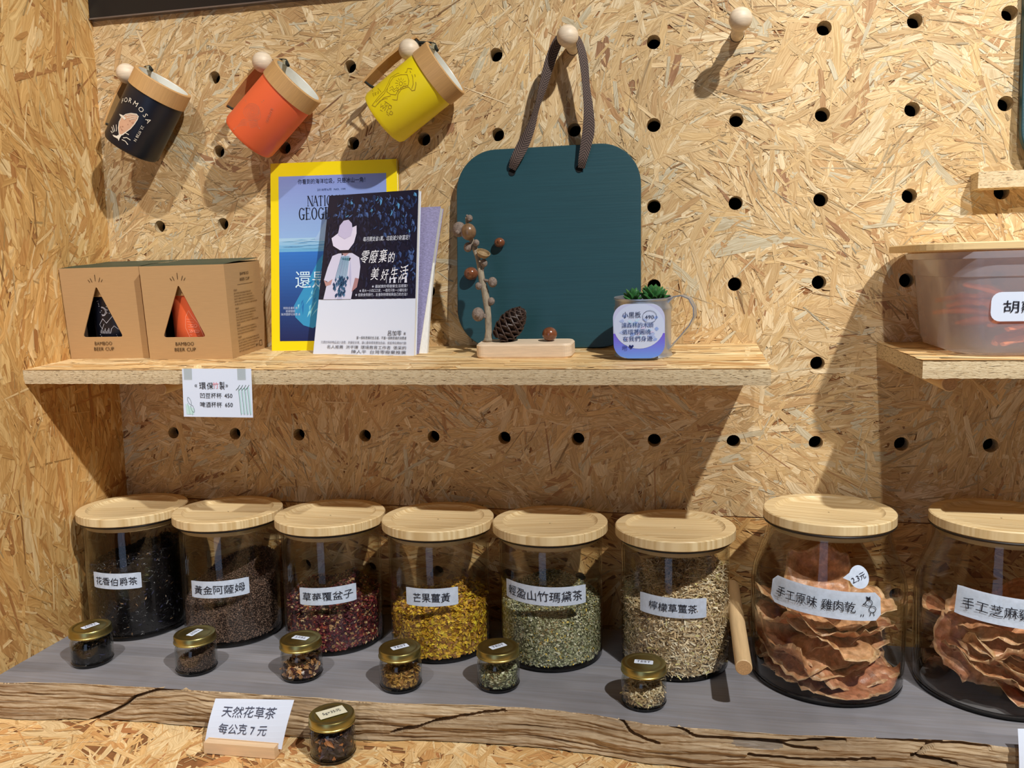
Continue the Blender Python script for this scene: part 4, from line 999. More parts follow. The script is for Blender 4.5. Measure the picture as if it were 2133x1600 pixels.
# ------------------------------------------------------------------ live edge plank
PT = -.758
fe = [(-60, 1418), (0, 1420), (200, 1424), (480, 1440), (640, 1452), (800, 1462), (950, 1467), (1100, 1472), (1240, 1487), (1350, 1507), (1600, 1527), (1830, 1535), (2000, 1541), (2110, 1556), (2200, 1562)]
FX = [(atZ(a, b, PT).x, atZ(a, b, PT).y) for a, b in fe]
FX = [(XL-.01, FX[0][1])]+FX+[(.85, FX[-1][1])]
FX.sort()
fxx = np.array([p[0] for p in FX]); fyy = np.array([p[1] for p in FX])
def front_y(x): return float(np.interp(x, fxx, fyy))
crk = [[(175, 1503), (215, 1490), (260, 1470), (280, 1452), (330, 1440), (395, 1436)], [(820, 1522), (880, 1508), (955, 1492), (1050, 1482)], [(1500, 1540), (1620, 1547), (1760, 1545)], [(1290, 1500), (1320, 1530), (1370, 1548)], [(1380, 1508), (1450, 1535), (1560, 1545), (1700, 1560)], [(1960, 1545), (1900, 1575), (1990, 1590)], [(1830, 1540), (1940, 1552), (2060, 1560)], [(1560, 1570), (1700, 1585), (1820, 1580)]]
cr3 = []
for c in crk:
    q = []
    for a, b in c:
        p = atY(a, b, front_y(atZ(a, min(b, 1540), PT).x)-.004); q.append((p.x, p.z))
    cr3.append(q)
def seg_d(px, pz, q):
    best = 9; 
    for (ax_, az), (bx, bz) in zip(q[:-1], q[1:]):
        dx, dz = bx-ax_, bz-az; t = max(0, min(1, ((px-ax_)*dx+(pz-az)*dz)/(dx*dx+dz*dz+1e-12)))
        best = min(best, math.hypot(px-ax_-dx*t, pz-az-dz*t))
    return best
nx = 860; nzf = 42; ny = 10
VV = []; FF = []; CCl = []; MI = []
xs = np.linspace(XL+.001, .84, nx+1)
rows = []
G1 = np.array(lin((118, 117, 122))); G2 = np.array(lin((146, 144, 148)))
B1 = np.array(lin((160, 136, 106))); B2 = np.array(lin((194, 170, 136))); B3 = np.array(lin((112, 92, 70)))
depthf = .042
for i, x in enumerate(xs):
    x = float(x); fy = front_y(x)+.0012*mnoise.noise(Vector((x*30, 0, 3)))+.0006*mnoise.noise(Vector((x*140, 1, 3)))
    col = []
    for j in range(ny+1):
        t = j/ny; y = -.004+(fy+.004)*t
        z = PT+.0004*mnoise.noise(Vector((x*8, y*60, 0)))-(.0012*(t**24))
        col.append((x, y, z))
    for j in range(1, nzf+1):
        t = j/nzf; z = PT-depthf*t
        rid = mnoise.noise(Vector((x*9, z*150+2*mnoise.noise(Vector((x*7, z*14, 5))), 2)))*.0036+mnoise.noise(Vector((x*24, z*420+3*mnoise.noise(Vector((x*12, z*20, 2))), 7)))*.0022
        big = mnoise.noise(Vector((x*6, z*22, 9)))*.006
        y = fy-.0035*math.sin(math.pi*min(1, t*1.1))-.010*t*(.5+.5*mnoise.noise(Vector((x*4, 3, 1))))+rid+big*t
        for q in cr3:
            if abs(q[0][0]-x) < .3:
                d = seg_d(x, z, q)
                if d < .0022: y += .014*(1-d/.0022)
        col.append((x, y, z))
    rows.append(col)
nc = ny+nzf+1
for col in rows: VV += col
for i in range(nx):
    for j in range(nc-1):
        a = i*nc+j; FF.append((a, a+1, a+nc+1, a+nc)); x, y, z = VV[a]
        if j < ny:
            k = .5+.5*mnoise.noise(Vector((x*5, y*40, 1))); c = G1*(1-k)+G2*k
            c = c*(1+.10*mnoise.noise(Vector((x*30, y*300, 2)))+.16*mnoise.noise(Vector((x*11, y*26, 6))))
        else:
            k = min(1, max(0, .5+.9*mnoise.noise(Vector((x*7, z*70, 4))))); c = B1*(1-k)+B2*k
            k2 = .5*max(0, mnoise.noise(Vector((x*14, z*520+3*mnoise.noise(Vector((x*9, z*18, 5))), 8)))-.12)*2.2; c = c*(1-min(1, k2))+B3*min(1, k2)
            if j == ny or (j == ny+1 and random.random() < .5): c = B2*1.1
            if mnoise.noise(Vector((x*5, z*34, 18))) > .38: c = c*.45+np.array(lin((104, 106, 112)))*.55
        CCl.append(c)
PLK = mat_attr('weathered_plank_face', 0.8, grain=(30, 420, 420), amt=0.24, bump=1.0, coord='Object', warp=.02)
PLT = mat_attr('grey_painted_top', 0.6, grain=(10, 260, 9), amt=0.09, bump=0.25, coord='Object')
pr = empty('live_edge_plank', (0, -.12, PT-.042), label='long grey painted plank with cracked brown live edge', cat='plank')
me = bpy.data.meshes.new('plank_body'); me.from_pydata(VV, [], FF); a = me.attributes.new('col', 'FLOAT_COLOR', 'FACE'); cca = np.ones((len(FF), 4), np.float32); cca[:, :3] = np.array(CCl); a.data.foreach_set('color', cca.ravel()); me.update()
me.materials.append(PLK); me.materials.append(PLT); me.polygons.foreach_set('material_index', [1 if (k % (nc-1)) < ny else 0 for k in range(len(FF))]); o = link('plank_body', me, pr); o.matrix_parent_inverse = pr.matrix_basis.inverted()

# ------------------------------------------------------------------ chips of tea and herb
CHIP = mat_attr('dried_herb', 0.6, spec=0.35)
CHIPG = mat_attr('black_tea', 0.34, spec=0.4)
def chips(name, center, r_, hfun, n, size, shape, pal, m_, label, core, surf_bias=.6, seed=1, group=None):
    rg = np.random.default_rng(seed); random.seed(seed)
    cx, cy, cz = center; VV, FF, CC = [], [], []
    cols = [np.array(lin(p[0])) for p in pal]; wt = np.array([p[1] for p in pal], float); wt /= wt.sum()
    # core body
    nseg_, nh = 48, 10; b = 0
    for k in range(nh+1):
        for i in range(nseg_):
            a = 2*math.pi*i/nseg_; h = hfun(math.cos(a)*r_, math.sin(a)*r_); z = min(h, h*k/nh)
            VV.append((cx+math.cos(a)*(r_-.001), cy+math.sin(a)*(r_-.001), cz+max(.0005, z-.0015)))
    for k in range(nh):
        for i in range(nseg_): j = (i+1) % nseg_; FF.append((k*nseg_+i, k*nseg_+j, (k+1)*nseg_+j, (k+1)*nseg_+i)); CC.append(np.array(lin(core)))
    nr = 8; base = nh*nseg_; prev = [base+i for i in range(nseg_)]
    for q in range(1, nr):
        cur = []
        for i in range(nseg_):
            a = 2*math.pi*i/nseg_; rr = (r_-.001)*(1-q/nr); x, y = math.cos(a)*rr, math.sin(a)*rr
            VV.append((cx+x, cy+y, cz+hfun(x, y)-.0015)); cur.append(len(VV)-1)
        for i in range(nseg_): j = (i+1) % nseg_; FF.append((prev[i], prev[j], cur[j], cur[i])); CC.append(np.array(lin(core)))
        prev = cur
    FF.append(tuple(prev)); CC.append(np.array(lin(core)))
    ci = rg.choice(len(cols), n, p=wt)
    for i in range(n):
        L_ = size[0]*math.exp(rg.uniform(-.5, .45)); W_ = size[1]*math.exp(rg.uniform(-.4, .4))
        if rg.random() < surf_bias:
            a = rg.uniform(0, 2*math.pi); rr = r_-rg.uniform(0, .0014); x, y = math.cos(a)*rr, math.sin(a)*rr; z = rg.uniform(.0008, 1)*hfun(x, y)
            nrm = Vector((math.cos(a), math.sin(a), rg.normal(0, .25)))
        else:
            a = rg.uniform(0, 2*math.pi); rr = r_*math.sqrt(rg.random())*.985; x, y = math.cos(a)*rr, math.sin(a)*rr; z = hfun(x, y)+rg.uniform(-.0012, .0012); nrm = Vector((rg.normal(0, .5), rg.normal(0, .5), 1))
        nrm.normalize(); t = Vector((rg.normal(), rg.normal(), rg.normal()*(.5 if shape == 'stick' else 1))); t = (t-nrm*t.dot(nrm)*(.85)).normalized(); s_ = nrm.cross(t).normalized(); nn = t.cross(s_)
        p = Vector((cx+x, cy+y, cz+z)); b0 = len(VV); c = cols[ci[i]]*rg.uniform(.75, 1.2); bend = rg.uniform(-.25, .35)*L_
        if shape == 'grain':
            e = L_*.5
            VV += [p+t*e, p+s_*e*.7, p-t*e, p-s_*e*.7, p+nn*e*.7]; FF += [(b0, b0+1, b0+4), (b0+1, b0+2, b0+4), (b0+2, b0+3, b0+4), (b0+3, b0, b0+4)]; CC += [c]*4
        elif shape == 'stick':
            VV += [p-t*L_/2-s_*W_/2, p-t*L_/2+s_*W_/2, p+nn*W_*.6-s_*W_/2+t*L_*.05, p+nn*W_*.6+s_*W_/2+t*L_*.05, p+t*L_/2-s_*W_/2, p+t*L_/2+s_*W_/2]; FF += [(b0, b0+1, b0+3, b0+2), (b0+2, b0+3, b0+5, b0+4)]; CC += [c, c*1.05]
        else:
            VV += [p-t*L_/2, p+s_*W_/2+nn*bend*.4, p+t*L_/2+nn*bend*.3, p-s_*W_/2+nn*bend*.4, p+nn*bend*.05]
            FF += [(b0, b0+4, b0+1), (b0+1, b0+4, b0+2), (b0+2, b0+4, b0+3), (b0+3, b0+4, b0)]; CC += [c, c*.93, c*1.04, c*.97]
    V2 = []
    o = arrays(name, [Vector(v)-Vector(center) for v in VV], FF, np.array(CC), m_); o.location = center
    tag(o, label, 'tea', group, 'stuff'); return o
P_BLACK = [((15, 14, 17), 6), ((24, 22, 26), 4), ((40, 36, 38), 1), ((150, 120, 90), .12), ((60, 60, 90), .4)]
P_BROWN = [((112, 88, 74), 5), ((84, 64, 54), 4), ((136, 108, 92), 3), ((160, 132, 114), 1)]
P_BERRY = [((96, 36, 48), 5), ((70, 26, 40), 4), ((130, 50, 56), 3), ((190, 150, 104), 2), ((214, 186, 140), 1), ((150, 70, 50), 2), ((60, 40, 44), 2)]
P_TURM = [((220, 176, 50), 5), ((198, 148, 44), 4), ((240, 206, 60), 3), ((150, 100, 44), 3), ((196, 150, 90), 1.5), ((232, 206, 60), 1)]
P_GREEN = [((186, 186, 148), 5), ((158, 162, 122), 5), ((212, 210, 178), 3), ((232, 230, 206), 1.6), ((176, 150, 104), 1), ((236, 206, 100), .7), ((128, 130, 94), 2.5)]
P_LEMON = [((230, 210, 172), 5), ((212, 186, 142), 5), ((246, 234, 204), 3), ((168, 140, 102), 2.4), ((124, 100, 74), .8), ((232, 220, 150), .7)]

# ------------------------------------------------------------------ tall jars
GLASS = mat_glass('clear_jar_glass', (.99, .99, .985), (.82, .82, .78), 1.0, 0.0, 1.32)
GLASSD = mat_glass('thick_base_glass', (.22, .22, .22), (.05, .05, .05), 1.0, 0.02, 1.5)
SEAL = mat('grey_seal', (66, 62, 58), 0.35)
def mat_lid(name):
    m, N, L, b = nt(name); b.inputs['Roughness'].default_value = .42
    tc = N.new('ShaderNodeTexCoord'); mp = N.new('ShaderNodeMapping'); mp.inputs['Scale'].default_value = (7, 420, 7); mp.inputs['Rotation'].default_value = (0, 0, .12)
    L.new(tc.outputs['Object'], mp.inputs[0]); oi = N.new('ShaderNodeObjectInfo'); ad = N.new('ShaderNodeVectorMath'); L.new(mp.outputs[0], ad.inputs[0]); L.new(oi.outputs['Random'], ad.inputs[1])
    sc_ = N.new('ShaderNodeVectorMath'); sc_.operation = 'SCALE'; sc_.inputs['Scale'].default_value = 40; cx_ = N.new('ShaderNodeCombineXYZ'); L.new(oi.outputs['Random'], cx_.inputs[0]); L.new(oi.outputs['Random'], cx_.inputs[1]); L.new(cx_.outputs[0], sc_.inputs[0]); L.new(sc_.outputs[0], ad.inputs[1])
    nz = N.new('ShaderNodeTexNoise'); nz.inputs['Scale'].default_value = 1; nz.inputs['Detail'].default_value = 3; L.new(ad.outputs[0], nz.inputs['Vector'])
    r_ = N.new('ShaderNodeValToRGB'); e = r_.color_ramp.elements; e[0].position = .36; e[0].color = (*lin((206, 176, 124)), 1); e[1].position = .62; e[1].color = (*lin((232, 210, 164)), 1)
    L.new(nz.outputs['Fac'], r_.inputs[0])
    # glued staves: steps across y
    L.new(r_.outputs[0], b.inputs['Base Color']); return m
LIDM = mat_lid('bamboo_lid_staves')
RB, RL, HT, LT = .0645, .0716, .170, .0120
def jar_shell(root, prof, base_r):
    """prof: list (r,z) outside; inside offset by 2.4 mm"""
    mb = MB(); w_ = .0024
    mb.lathe(prof, 72); mb.lathe([(max(r_-w_, .001), z) for r_, z in prof if z > .006], 72)
    mb.lathe([(prof[-1][0]-w_, prof[-1][1]), (prof[-1][0]-w_*.5, prof[-1][1]+.001), prof[-1]], 72)
    mb.build('glass_body', GLASS, root)
    mb = MB(); mb.lathe([(base_r-.0075, .0004), (base_r-.0020, .0002), (base_r+.0003, .0022), (base_r+.0003, .0046), (base_r-.0010, .0056), (base_r-.0045, .0052), (base_r-.0075, .0034)], 72, None); mb.build('base_ring', GLASSD, root)
    mb = MB(); mb.lathe([(base_r-.004, .0058), (.001, .0056)], 48); mb.build('glass_floor', GLASS, root)
def jar_lid(root, rl, z1, lt, rneck, rot):
    mb = MB(); z0 = z1-lt
    mb.lathe([(.001, z0), (rl-.001, z0), (rl, z0+.001), (rl, z1-.0012), (rl-.0012, z1), (rl*.83, z1), (rl*.80, z1-.0030), (rl*.76, z1-.0042), (.001, z1-.0042)], 72)
    o = mb.build('bamboo_lid', LIDM, root); o.rotation_euler = (0, 0, rot)
    mb = MB(); mb.lathe([(rneck+.0045, z0-.0002), (rneck+.005, z0-.0012), (rneck+.0035, z0-.0030), (rneck, z0-.0034)], 64); mb.build('black_gasket', mat('black_gasket', (26, 22, 20), .4) if 'black_gasket' not in bpy.data.materials else bpy.data.materials['black_gasket'], root)
    mb = MB(); mb.lathe([(rneck-.0032, z0), (rneck-.0030, z0-.0095), (rneck-.0045, z0-.0100), (.001, z0-.0100)], 64); mb.build('lid_plug', mat('plug_wood', (188, 164, 118), .5) if 'plug_wood' not in bpy.data.materials else bpy.data.materials['plug_wood'], root)
STK = mat('tape_label', (200, 212, 230), 0.7, noise=(160, 160, 160), amt=.12)
def sticker(root, rfun, phi, z0, W, H, text, tw, ts, tx=None, slope=0.0, rc=.0006, extra=None, rot0=0.0, ty=.28):
    f = lambda u, v, t: ((rfun(z0+v+slope*u)+.0004+t)*math.cos(phi+(u)/rfun(z0)), (rfun(z0+v+slope*u)+.0004+t)*math.sin(phi+u/rfun(z0)), z0+v+slope*u)
    mb = MB(); n = 20
    for k in range(n):
        u0, u1 = -W/2+W*k/n, -W/2+W*(k+1)/n
        def ins(u):
            d = W/2-abs(u); return 0 if d >= rc else rc-math.sqrt(max(0, rc*rc-(rc-d)**2))
        mb.poly([f(u0, -H/2+ins(u0), 0), f(u1, -H/2+ins(u1), 0), f(u1, H/2-ins(u1), 0), f(u0, H/2-ins(u0), 0)])
    st = mb.build('name_sticker', STK, root)
    P = Print(); P.text(text, (tx or 0), -ts*.40, ts, (24, 26, 38), 'c', width=tw, wob=.035)
    if extra: extra(P)
    P.build('lettering', INK, st, f, .0002)
    return st
JAR = [(-.7120, -.0865), (-.5670, -.0858), (-.4185, -.0862), (-.2712, -.0851), (-.1258, -.0852), (.0271, -.0853)]
prof = [(RB-.004, .0005), (RB-.001, .003), (RB, .008), (RB, HT-LT-.012), (RB-.0005, HT-LT-.006), (RB+.0010, HT-LT-.0030)]
def rcyl(z): return RB
info = [
 (11, 242, 1212, .066, .0215, '花香伯爵茶', .056, .0115, -.05, 'tall glass jar of black tea leaves, far left of the row'),
 (15, 456, 1229, .078, .0225, '黃金阿薩姆', .066, .0125, .04, 'tall glass jar of fine brown tea grains'),
 (17, 688, 1243, .074, .0225, '草莓覆盆子', .064, .0120, .05, 'tall glass jar of dark red berry tea'),
 (7, 903, 1246, .067, .0225, '芒果薑黃', .046, .0125, .02, 'tall glass jar of yellow turmeric chips'),
 (1, 1135, 1243, .108, .0230, '輕盈山竹瑪黛茶', .096, .0135, -.05, 'tall glass jar of pale green mate leaves'),
 (-1.5, 1403, 1267, .080, .0235, '檸檬草薑茶', .055, .0110, -.06, 'tall glass jar of straw coloured lemongrass sticks')]
fills = [
 (lambda x, y: .098+.014*(x/.06)+.10*(y/.06)*.06+.002*math.sin(x*200), 9000, (.0050, .0016), 'chip', P_BLACK, CHIPG, 'black tea leaves filling the far left jar', (12, 11, 13)),
 (lambda x, y: .064+.028*(y/.06)+.012*(x/.06), 20000, (.0019, .0019), 'grain', P_BROWN, CHIP, 'fine brown tea grains in the second jar', (52, 40, 34)),
 (lambda x, y: .050+.012*(y/.06)+.004*math.sin(x*110+1), 7500, (.0052, .0034), 'chip', P_BERRY, CHIP, 'dark red berry pieces in the third jar', (60, 24, 32)),
 (lambda x, y: .052+.008*(x/.06)+.006*(y/.06)+.003*math.sin(x*90), 6500, (.0056, .0040), 'chip', P_TURM, CHIP, 'yellow turmeric and mango chips in the fourth jar', (140, 96, 30)),
 (lambda x, y: .064-.004*(x/.06)+.012*(y/.06)+.003*math.sin(x*80+2), 15000, (.0034, .0020), 'chip', P_GREEN, CHIP, 'pale green mate leaf pieces in the fifth jar', (96, 96, 70)),
 (lambda x, y: .092+.020*(y/.06)+.012*(x/.06)+.004*math.sin(x*70), 13000, (.0085, .0013), 'stick', P_LEMON, CHIP, 'straw coloured lemongrass sticks in the sixth jar', (120, 98, 70))]
for k, ((x, y), I, Fl) in enumerate(zip(JAR, info, fills)):
    r = empty('storage_jar', (x, y, PT+.0003), label=I[9], cat='jar', group='tall straight glass jars with bamboo lids')
    jar_shell(r, prof, RB-.001); jar_lid(r, RL, HT, LT, RB, [.25, .1, -.05, .0, .2, .05][k])
    phi = math.radians(-90+I[0]); yy = y-RB*math.cos(math.radians(I[0])); z = atY(I[1], I[2], yy).z-PT
    sticker(r, rcyl, phi, z, I[3], I[4], I[5], I[6], I[7], slope=I[8]*0.6)
    chips('loose_tea', (x, y, PT+.0070), RB-.0031, Fl[0], Fl[1], Fl[2], Fl[3], Fl[4], Fl[5], Fl[6], Fl[7], seed=20+k)

# ------------------------------------------------------------------ wide jars with dried meat
MP = [(.078, .0005), (.0815, .003), (.0835, .008), (.0845, .05), (.0850, .100), (.0845, .118), (.0815, .132), (.0755, .148), (.0695, .164), (.0672, .176), (.0672, .182), (.0680, .184)]
mz = [p[1] for p in MP]; mr_ = [p[0] for p in MP]
def rwide(z): return float(np.interp(z, mz, mr_))
def slice_mesh(seed, L_=.11, W_=.085, curl=.02):
    random.seed(seed); n, k = 26, 18; V = []; F = []; Cc = []
    pal = [np.array(lin(c)) for c in ((206, 146, 104), (196, 128, 92), (214, 162, 116), (166, 102, 78), (236, 202, 156))]
    base = pal[random.randrange(3)]; edge = np.array(lin((242, 214, 168)))
    o_ = random.uniform(0, 50)
    def edge_r(a): return 1+.10*mnoise.noise(Vector((math.cos(a)*1.4+o_, math.sin(a)*1.4, 0)))*2+.06*mnoise.noise(Vector((math.cos(a)*6+o_, math.sin(a)*6, 1)))+.03*mnoise.noise(Vector((math.cos(a)*16+o_, math.sin(a)*16, 1)))
    nr, na = 12, 64; idx = {}
    for side in (1, -1):
        for i in range(nr+1):
            for j in range(na):
                a = 2*math.pi*j/na; q = (i/nr)**.8; sq = 1/max(abs(math.cos(a)), abs(math.sin(a)))**.55
                x = math.cos(a)*q*edge_r(a)*sq*L_/2; y = math.sin(a)*q*edge_r(a)*sq*W_/2
                z = curl*(x/(L_/2))**2*.5*mnoise.noise(Vector((o_, 1, 1)))*3+.009*mnoise.noise(Vector((x*24+o_, y*24, 0)))*2+.0025*mnoise.noise(Vector((x*90+o_, y*90, 4)))*(1+2*q**4)+curl*.8*(y/(W_/2))**2*mnoise.noise(Vector((o_, 7, 1)))
                th = .0010*(1-q**6)+.0002
                V.append((x, y, z+side*th)); idx[(side, i, j)] = len(V)-1
    for side in (1, -1):
        for i in range(nr):
            for j in range(na):
                f = (idx[side, i, j], idx[side, i+1, j], idx[side, i+1, (j+1) % na], idx[side, i, (j+1) % na])
                F.append(f if side > 0 else tuple(reversed(f)))
                x, y, _ = V[f[0]]; k_ = min(1, max(0, .5+1.1*mnoise.noise(Vector((x*45+o_, y*45, 3))))); e = max(0, (i/nr-.86)/.14)
                c = base*(1-k_*.5)+pal[3]*(k_*.25)+pal[4]*(k_*.25); c = c*(1-e*.8)+edge*e*.8
                c = c*(1+.45*mnoise.noise(Vector((x*160+o_, y*160, 9)))); Cc.append(np.clip(c, .01, 1))
    for j in range(na): F.append((idx[1, nr, j], idx[-1, nr, j], idx[-1, nr, (j+1) % na], idx[1, nr, (j+1) % na])); Cc.append(edge)
    return V, F, Cc
MEAT = mat_attr('dried_meat', 0.38, grain=(140, 140, 140), amt=.3, bump=.8, coord='Object', sub=.12)
def slice_at(seed, loc, rot, L_, W_, curl, label, group, lim=None):
    V, F, Cc = slice_mesh(seed, L_, W_, curl)
    Rm = Euler(rot).to_matrix(); V2 = []
    for v in V:                                    # keep the sheet inside the glass: it bends against the wall
        p = Rm @ Vector(v)+Vector(loc)
        c, zb = lim; dx, dy = p.x-c[0], p.y-c[1]; d = math.hypot(dx, dy); mxr = rwide(min(max(p.z-zb, .004), .182))-.0042
        if d > mxr: e = d-mxr; p.x = c[0]+dx/d*mxr; p.y = c[1]+dy/d*mxr; p.z += e*.55
        if p.z < zb+.0072: p.z = zb+.0072+(zb+.0072-p.z)*.15
        V2.append(p-Vector(loc))
    o = arrays('dried_meat_slice', V2, F, np.array(Cc), MEAT, None, None, True); o.location = loc
    tag(o, label, 'dried food', group); return o
for jn, (cx, cy, lb, txt, lab_phi, lpx, lpy, lw, lh) in enumerate([
    (.2008, -.0971, 'wide shouldered jar of dried meat slices with bird drawn on label', '手工原味 雞肉乾', -2, 1712, 1257, .122, .0300),
    (.3810, -.0985, 'wide shouldered jar of dried meat slices cut by right frame edge', '手工芝麻雞肉乾', -4, 2105, 1275, .110, .0300)]):
    r = empty('wide_jar', (cx, cy, PT+.0003), label=lb, cat='jar', group='wide jars of dried meat')
    jar_shell(r, MP, .0825); jar_lid(r, .0722, .1985, .0115, .0672, [-.25, -.2][jn])
    view = math.degrees(math.atan2(CAM_C.x-cx, cy-CAM_C.y))
    phi = math.radians(-90+view+(-2 if jn == 0 else 10)); yy = cy-.084*math.cos(math.radians(view)); z = atY(lpx, lpy, yy).z-PT
    def bird(P, jn=jn):
        if jn: return
        K_ = (24, 26, 38); o_ = Vector((.0475, .001))
        P.line([(o_.x-.001+.0038*math.cos(a*.52), o_.y+.0035+.0034*math.sin(a*.52)) for a in range(12)], .0007, K_, 2, True)
        P.line([(o_.x+.003+.0040*math.cos(a*.52), o_.y-.0035+.0034*math.sin(a*.52)) for a in range(12)], .0007, K_, 2, True)
        P.line([(o_.x-.0045, o_.y+.004), (o_.x-.008, o_.y+.002), (o_.x-.0045, o_.y+.001)], .0007, K_)
        P.line([(o_.x+.001, o_.y-.007), (o_.x+.000, o_.y-.0105)], .0007, K_); P.line([(o_.x+.004, o_.y-.007), (o_.x+.005, o_.y-.0105)], .0007, K_)
        P.poly([(o_.x-.003, o_.y+.0070), (o_.x-.004, o_.y+.0105), (o_.x-.001, o_.y+.009), (o_.x+.001, o_.y+.0105), (o_.x+.001, o_.y+.007)], K_, 2)
        P.poly([(o_.x-.0016, o_.y+.004), (o_.x-.0008, o_.y+.004), (o_.x-.0008, o_.y+.0048), (o_.x-.0016, o_.y+.0048)], K_, 3)
        P.line([(o_.x-.010, o_.y-.011), (o_.x-.0095, o_.y-.009)], .0008, K_); P.line([(o_.x-.0075, o_.y-.011), (o_.x-.007, o_.y-.009)], .0008, K_)
    sticker(r, rwide, phi, z, lw, lh, txt, (.084 if jn == 0 else .090), .0125, tx=(-.010 if jn == 0 else -.002), slope=-.06, rc=(.006 if jn == 0 else .0006), extra=bird)
    if jn == 0:
        f = lambda u, v, t: ((rwide(z+.028+v)+.0006+t)*math.cos(phi+(.038+u)/.083), (rwide(z+.028+v)+.0006+t)*math.sin(phi+(.038+u)/.083), z+.028+v)
        mb = MB(); ring = [(.0115*math.cos(a*math.pi/14), .0115*math.sin(a*math.pi/14)) for a in range(28)]
        for a in range(28): mb.poly([f(0, 0, 0), f(*ring[a], 0), f(*ring[(a+1) % 28], 0)])
        mb.poly([f(-.0095, .005, 0), f(-.0185, -.001, 0), f(-.0105, -.004, 0)])
        s_ = mb.build('price_bubble', STK, r); tag(s_, 'round speech bubble price sticker')
        P = Print(); P.text('2.3元', 0, -.003, .0078, (40, 42, 60), 'c', width=.017, rot=.35); P.build('lettering', INK, s_, f, .0003)
    lim = ((cx, cy), PT); gp = 'dried meat slices in the left wide jar' if jn == 0 else 'dried meat slices in the right wide jar'
    lbl = 'crinkled dried meat slice in the pile of the left wide jar' if jn == 0 else 'crinkled dried meat slice in the pile of the right wide jar'
    random.seed(40+jn*7)
    zz = .012
    spec = []
    for k in range(9):
        random.seed(300+jn*50+k)
        spec.append((400+jn*60+k, (cx+random.uniform(-.018, .018), cy+random.uniform(-.024, .010), PT+zz), (random.uniform(-.15, .65), random.uniform(-.32, .32), random.uniform(0, 3.1)), random.uniform(.125, .155), random.uniform(.09, .125), random.uniform(.02, .045)))
        zz += .0085 if jn == 0 else .0100
    for s_ in spec: slice_at(*s_, lbl, gp, lim)
    if jn == 0:
        slice_at(700, (cx-.014, cy-.030, PT+.118), (1.35, .08, .05), .072, .088, .004, 'dried meat slice standing upright behind the label of the left wide jar', None, lim)
        slice_at(701, (cx+.018, cy-.028, PT+.088), (.35, -.32, .2), .105, .05, .02, 'dried meat slice reaching up to the right in the left wide jar', None, lim)
    else:
        slice_at(710, (cx-.030, cy-.045, PT+.062), (1.15, .15, .10), .085, .075, .02, 'broad brown slice pressed to the glass front of the right wide jar', None, lim)

# ------------------------------------------------------------------ small test jars
GOLD = mat('brass_lid', (178, 168, 108), 0.34, 1.0)
GLS = mat_glass('small_jar_glass', (.975, .98, .97), (.66, .68, .66), 1.0, 0.0, 1.36)
rs, hs, ls = .0245, .0466, .0098
sprof = [(rs-.004, .0004), (rs-.0008, .0022), (rs, .006), (rs+.0003, .015), (rs, .027), (rs-.0012, .0315), (rs-.0032, .034), (rs-.0032, .040)]
def small_jar(x, y, z, lab, rot, pal, shape, size, fill, n, contents, mm=CHIP, paper=False, core=(60, 50, 40)):
    r = empty('sample_jar', (x, y, z+.0003), label=lab, cat='jar', group='small sample jars with brass lids')
    mb = MB(); mb.lathe(sprof, 48); mb.lathe([(q-.0018, zz) for q, zz in sprof if zz > .004], 48); mb.build('glass_body', GLS, r)
    mb = MB(); mb.lathe([(rs-.005, .0002), (rs-.001, .001), (rs+.0002, .004), (rs-.001, .0052), (.001, .0046)], 48, None, True); mb.build('glass_base', GLASSD, r)
    mb = MB(); z1 = hs; mb.lathe([(rs-.0008, z1-ls), (rs+.0006, z1-ls+.0004), (rs+.0006, z1-ls+.0016), (rs, z1-ls+.0022), (rs, z1-.0016), (rs-.0008, z1-.0004), (rs-.0024, z1), (rs-.0050, z1-.0006), (rs-.0064, z1-.0010), (rs-.0076, z1-.0006), (.001, z1-.0006)], 60); mb.build('brass_lid', GOLD, r)
    ca, sa = math.cos(rot), math.sin(rot)
    w_, h_ = (.0205, .0095) if not paper else (.030, .0180)
    f = lambda u, v, t: (u*ca-v*sa, u*sa+v*ca, z1-.0003+t+(.0010 if paper else 0))
    mb = MB(); o_ = rrect(-w_/2, -h_/2, w_/2, h_/2, .0012 if not paper else .0003, 3); mb.poly([f(a, b_, .0001) for a, b_ in o_]); st = mb.build('lid_label', mat('cream_paper', (226, 222, 196), .7) if paper else CARD, r)
    P = Print()
    if paper: P.text('5g×35元', 0, -.0025, .0070, (70, 80, 90), 'c', width=.020)
    else: P.text('TEST', 0, -.0022, .0062, (96, 98, 112), 'c', width=.0155)
    P.build('lettering', INK, st, f, .0003)
    chips('loose_tea', (x, y, z+.0056), rs-.0024, fill, n, size, shape, pal, mm, contents, core, seed=int(abs(x)*1000)+3, surf_bias=.5)
def rotof(a, b, z): p, q = atZ(*a, z), atZ(*b, z); return math.atan2(q.y-p.y, q.x-p.x)
zl = PT+hs
TJ = [(-.6950, -.2065), (-.5500, -.2045), (-.4125, -.1990), (-.2853, -.2045), (-.1728, -.1850), (-.0052, -.1998)]
flat = lambda h, a, b: (lambda x, y: h+a*(x/.024)+b*(y/.024))
small_jar(*TJ[0], PT, 'small sample jar of black tea, nearest the left wall', rotof((167, 1311), (213, 1295), zl)+math.pi, P_BLACK, 'chip', (.006, .0016), flat(.020, .004, .002), 700, 'black tea leaves in the leftmost small jar', CHIPG, core=(14, 12, 14))
small_jar(*TJ[1], PT, 'small sample jar of brown tea grains with steeply turned label', rotof((390, 1330), (420, 1313), zl)+math.pi, P_BROWN, 'grain', (.0013, .0013), flat(.014, .006, .002), 3500, 'brown tea grains in the second small jar', core=(52, 40, 34))
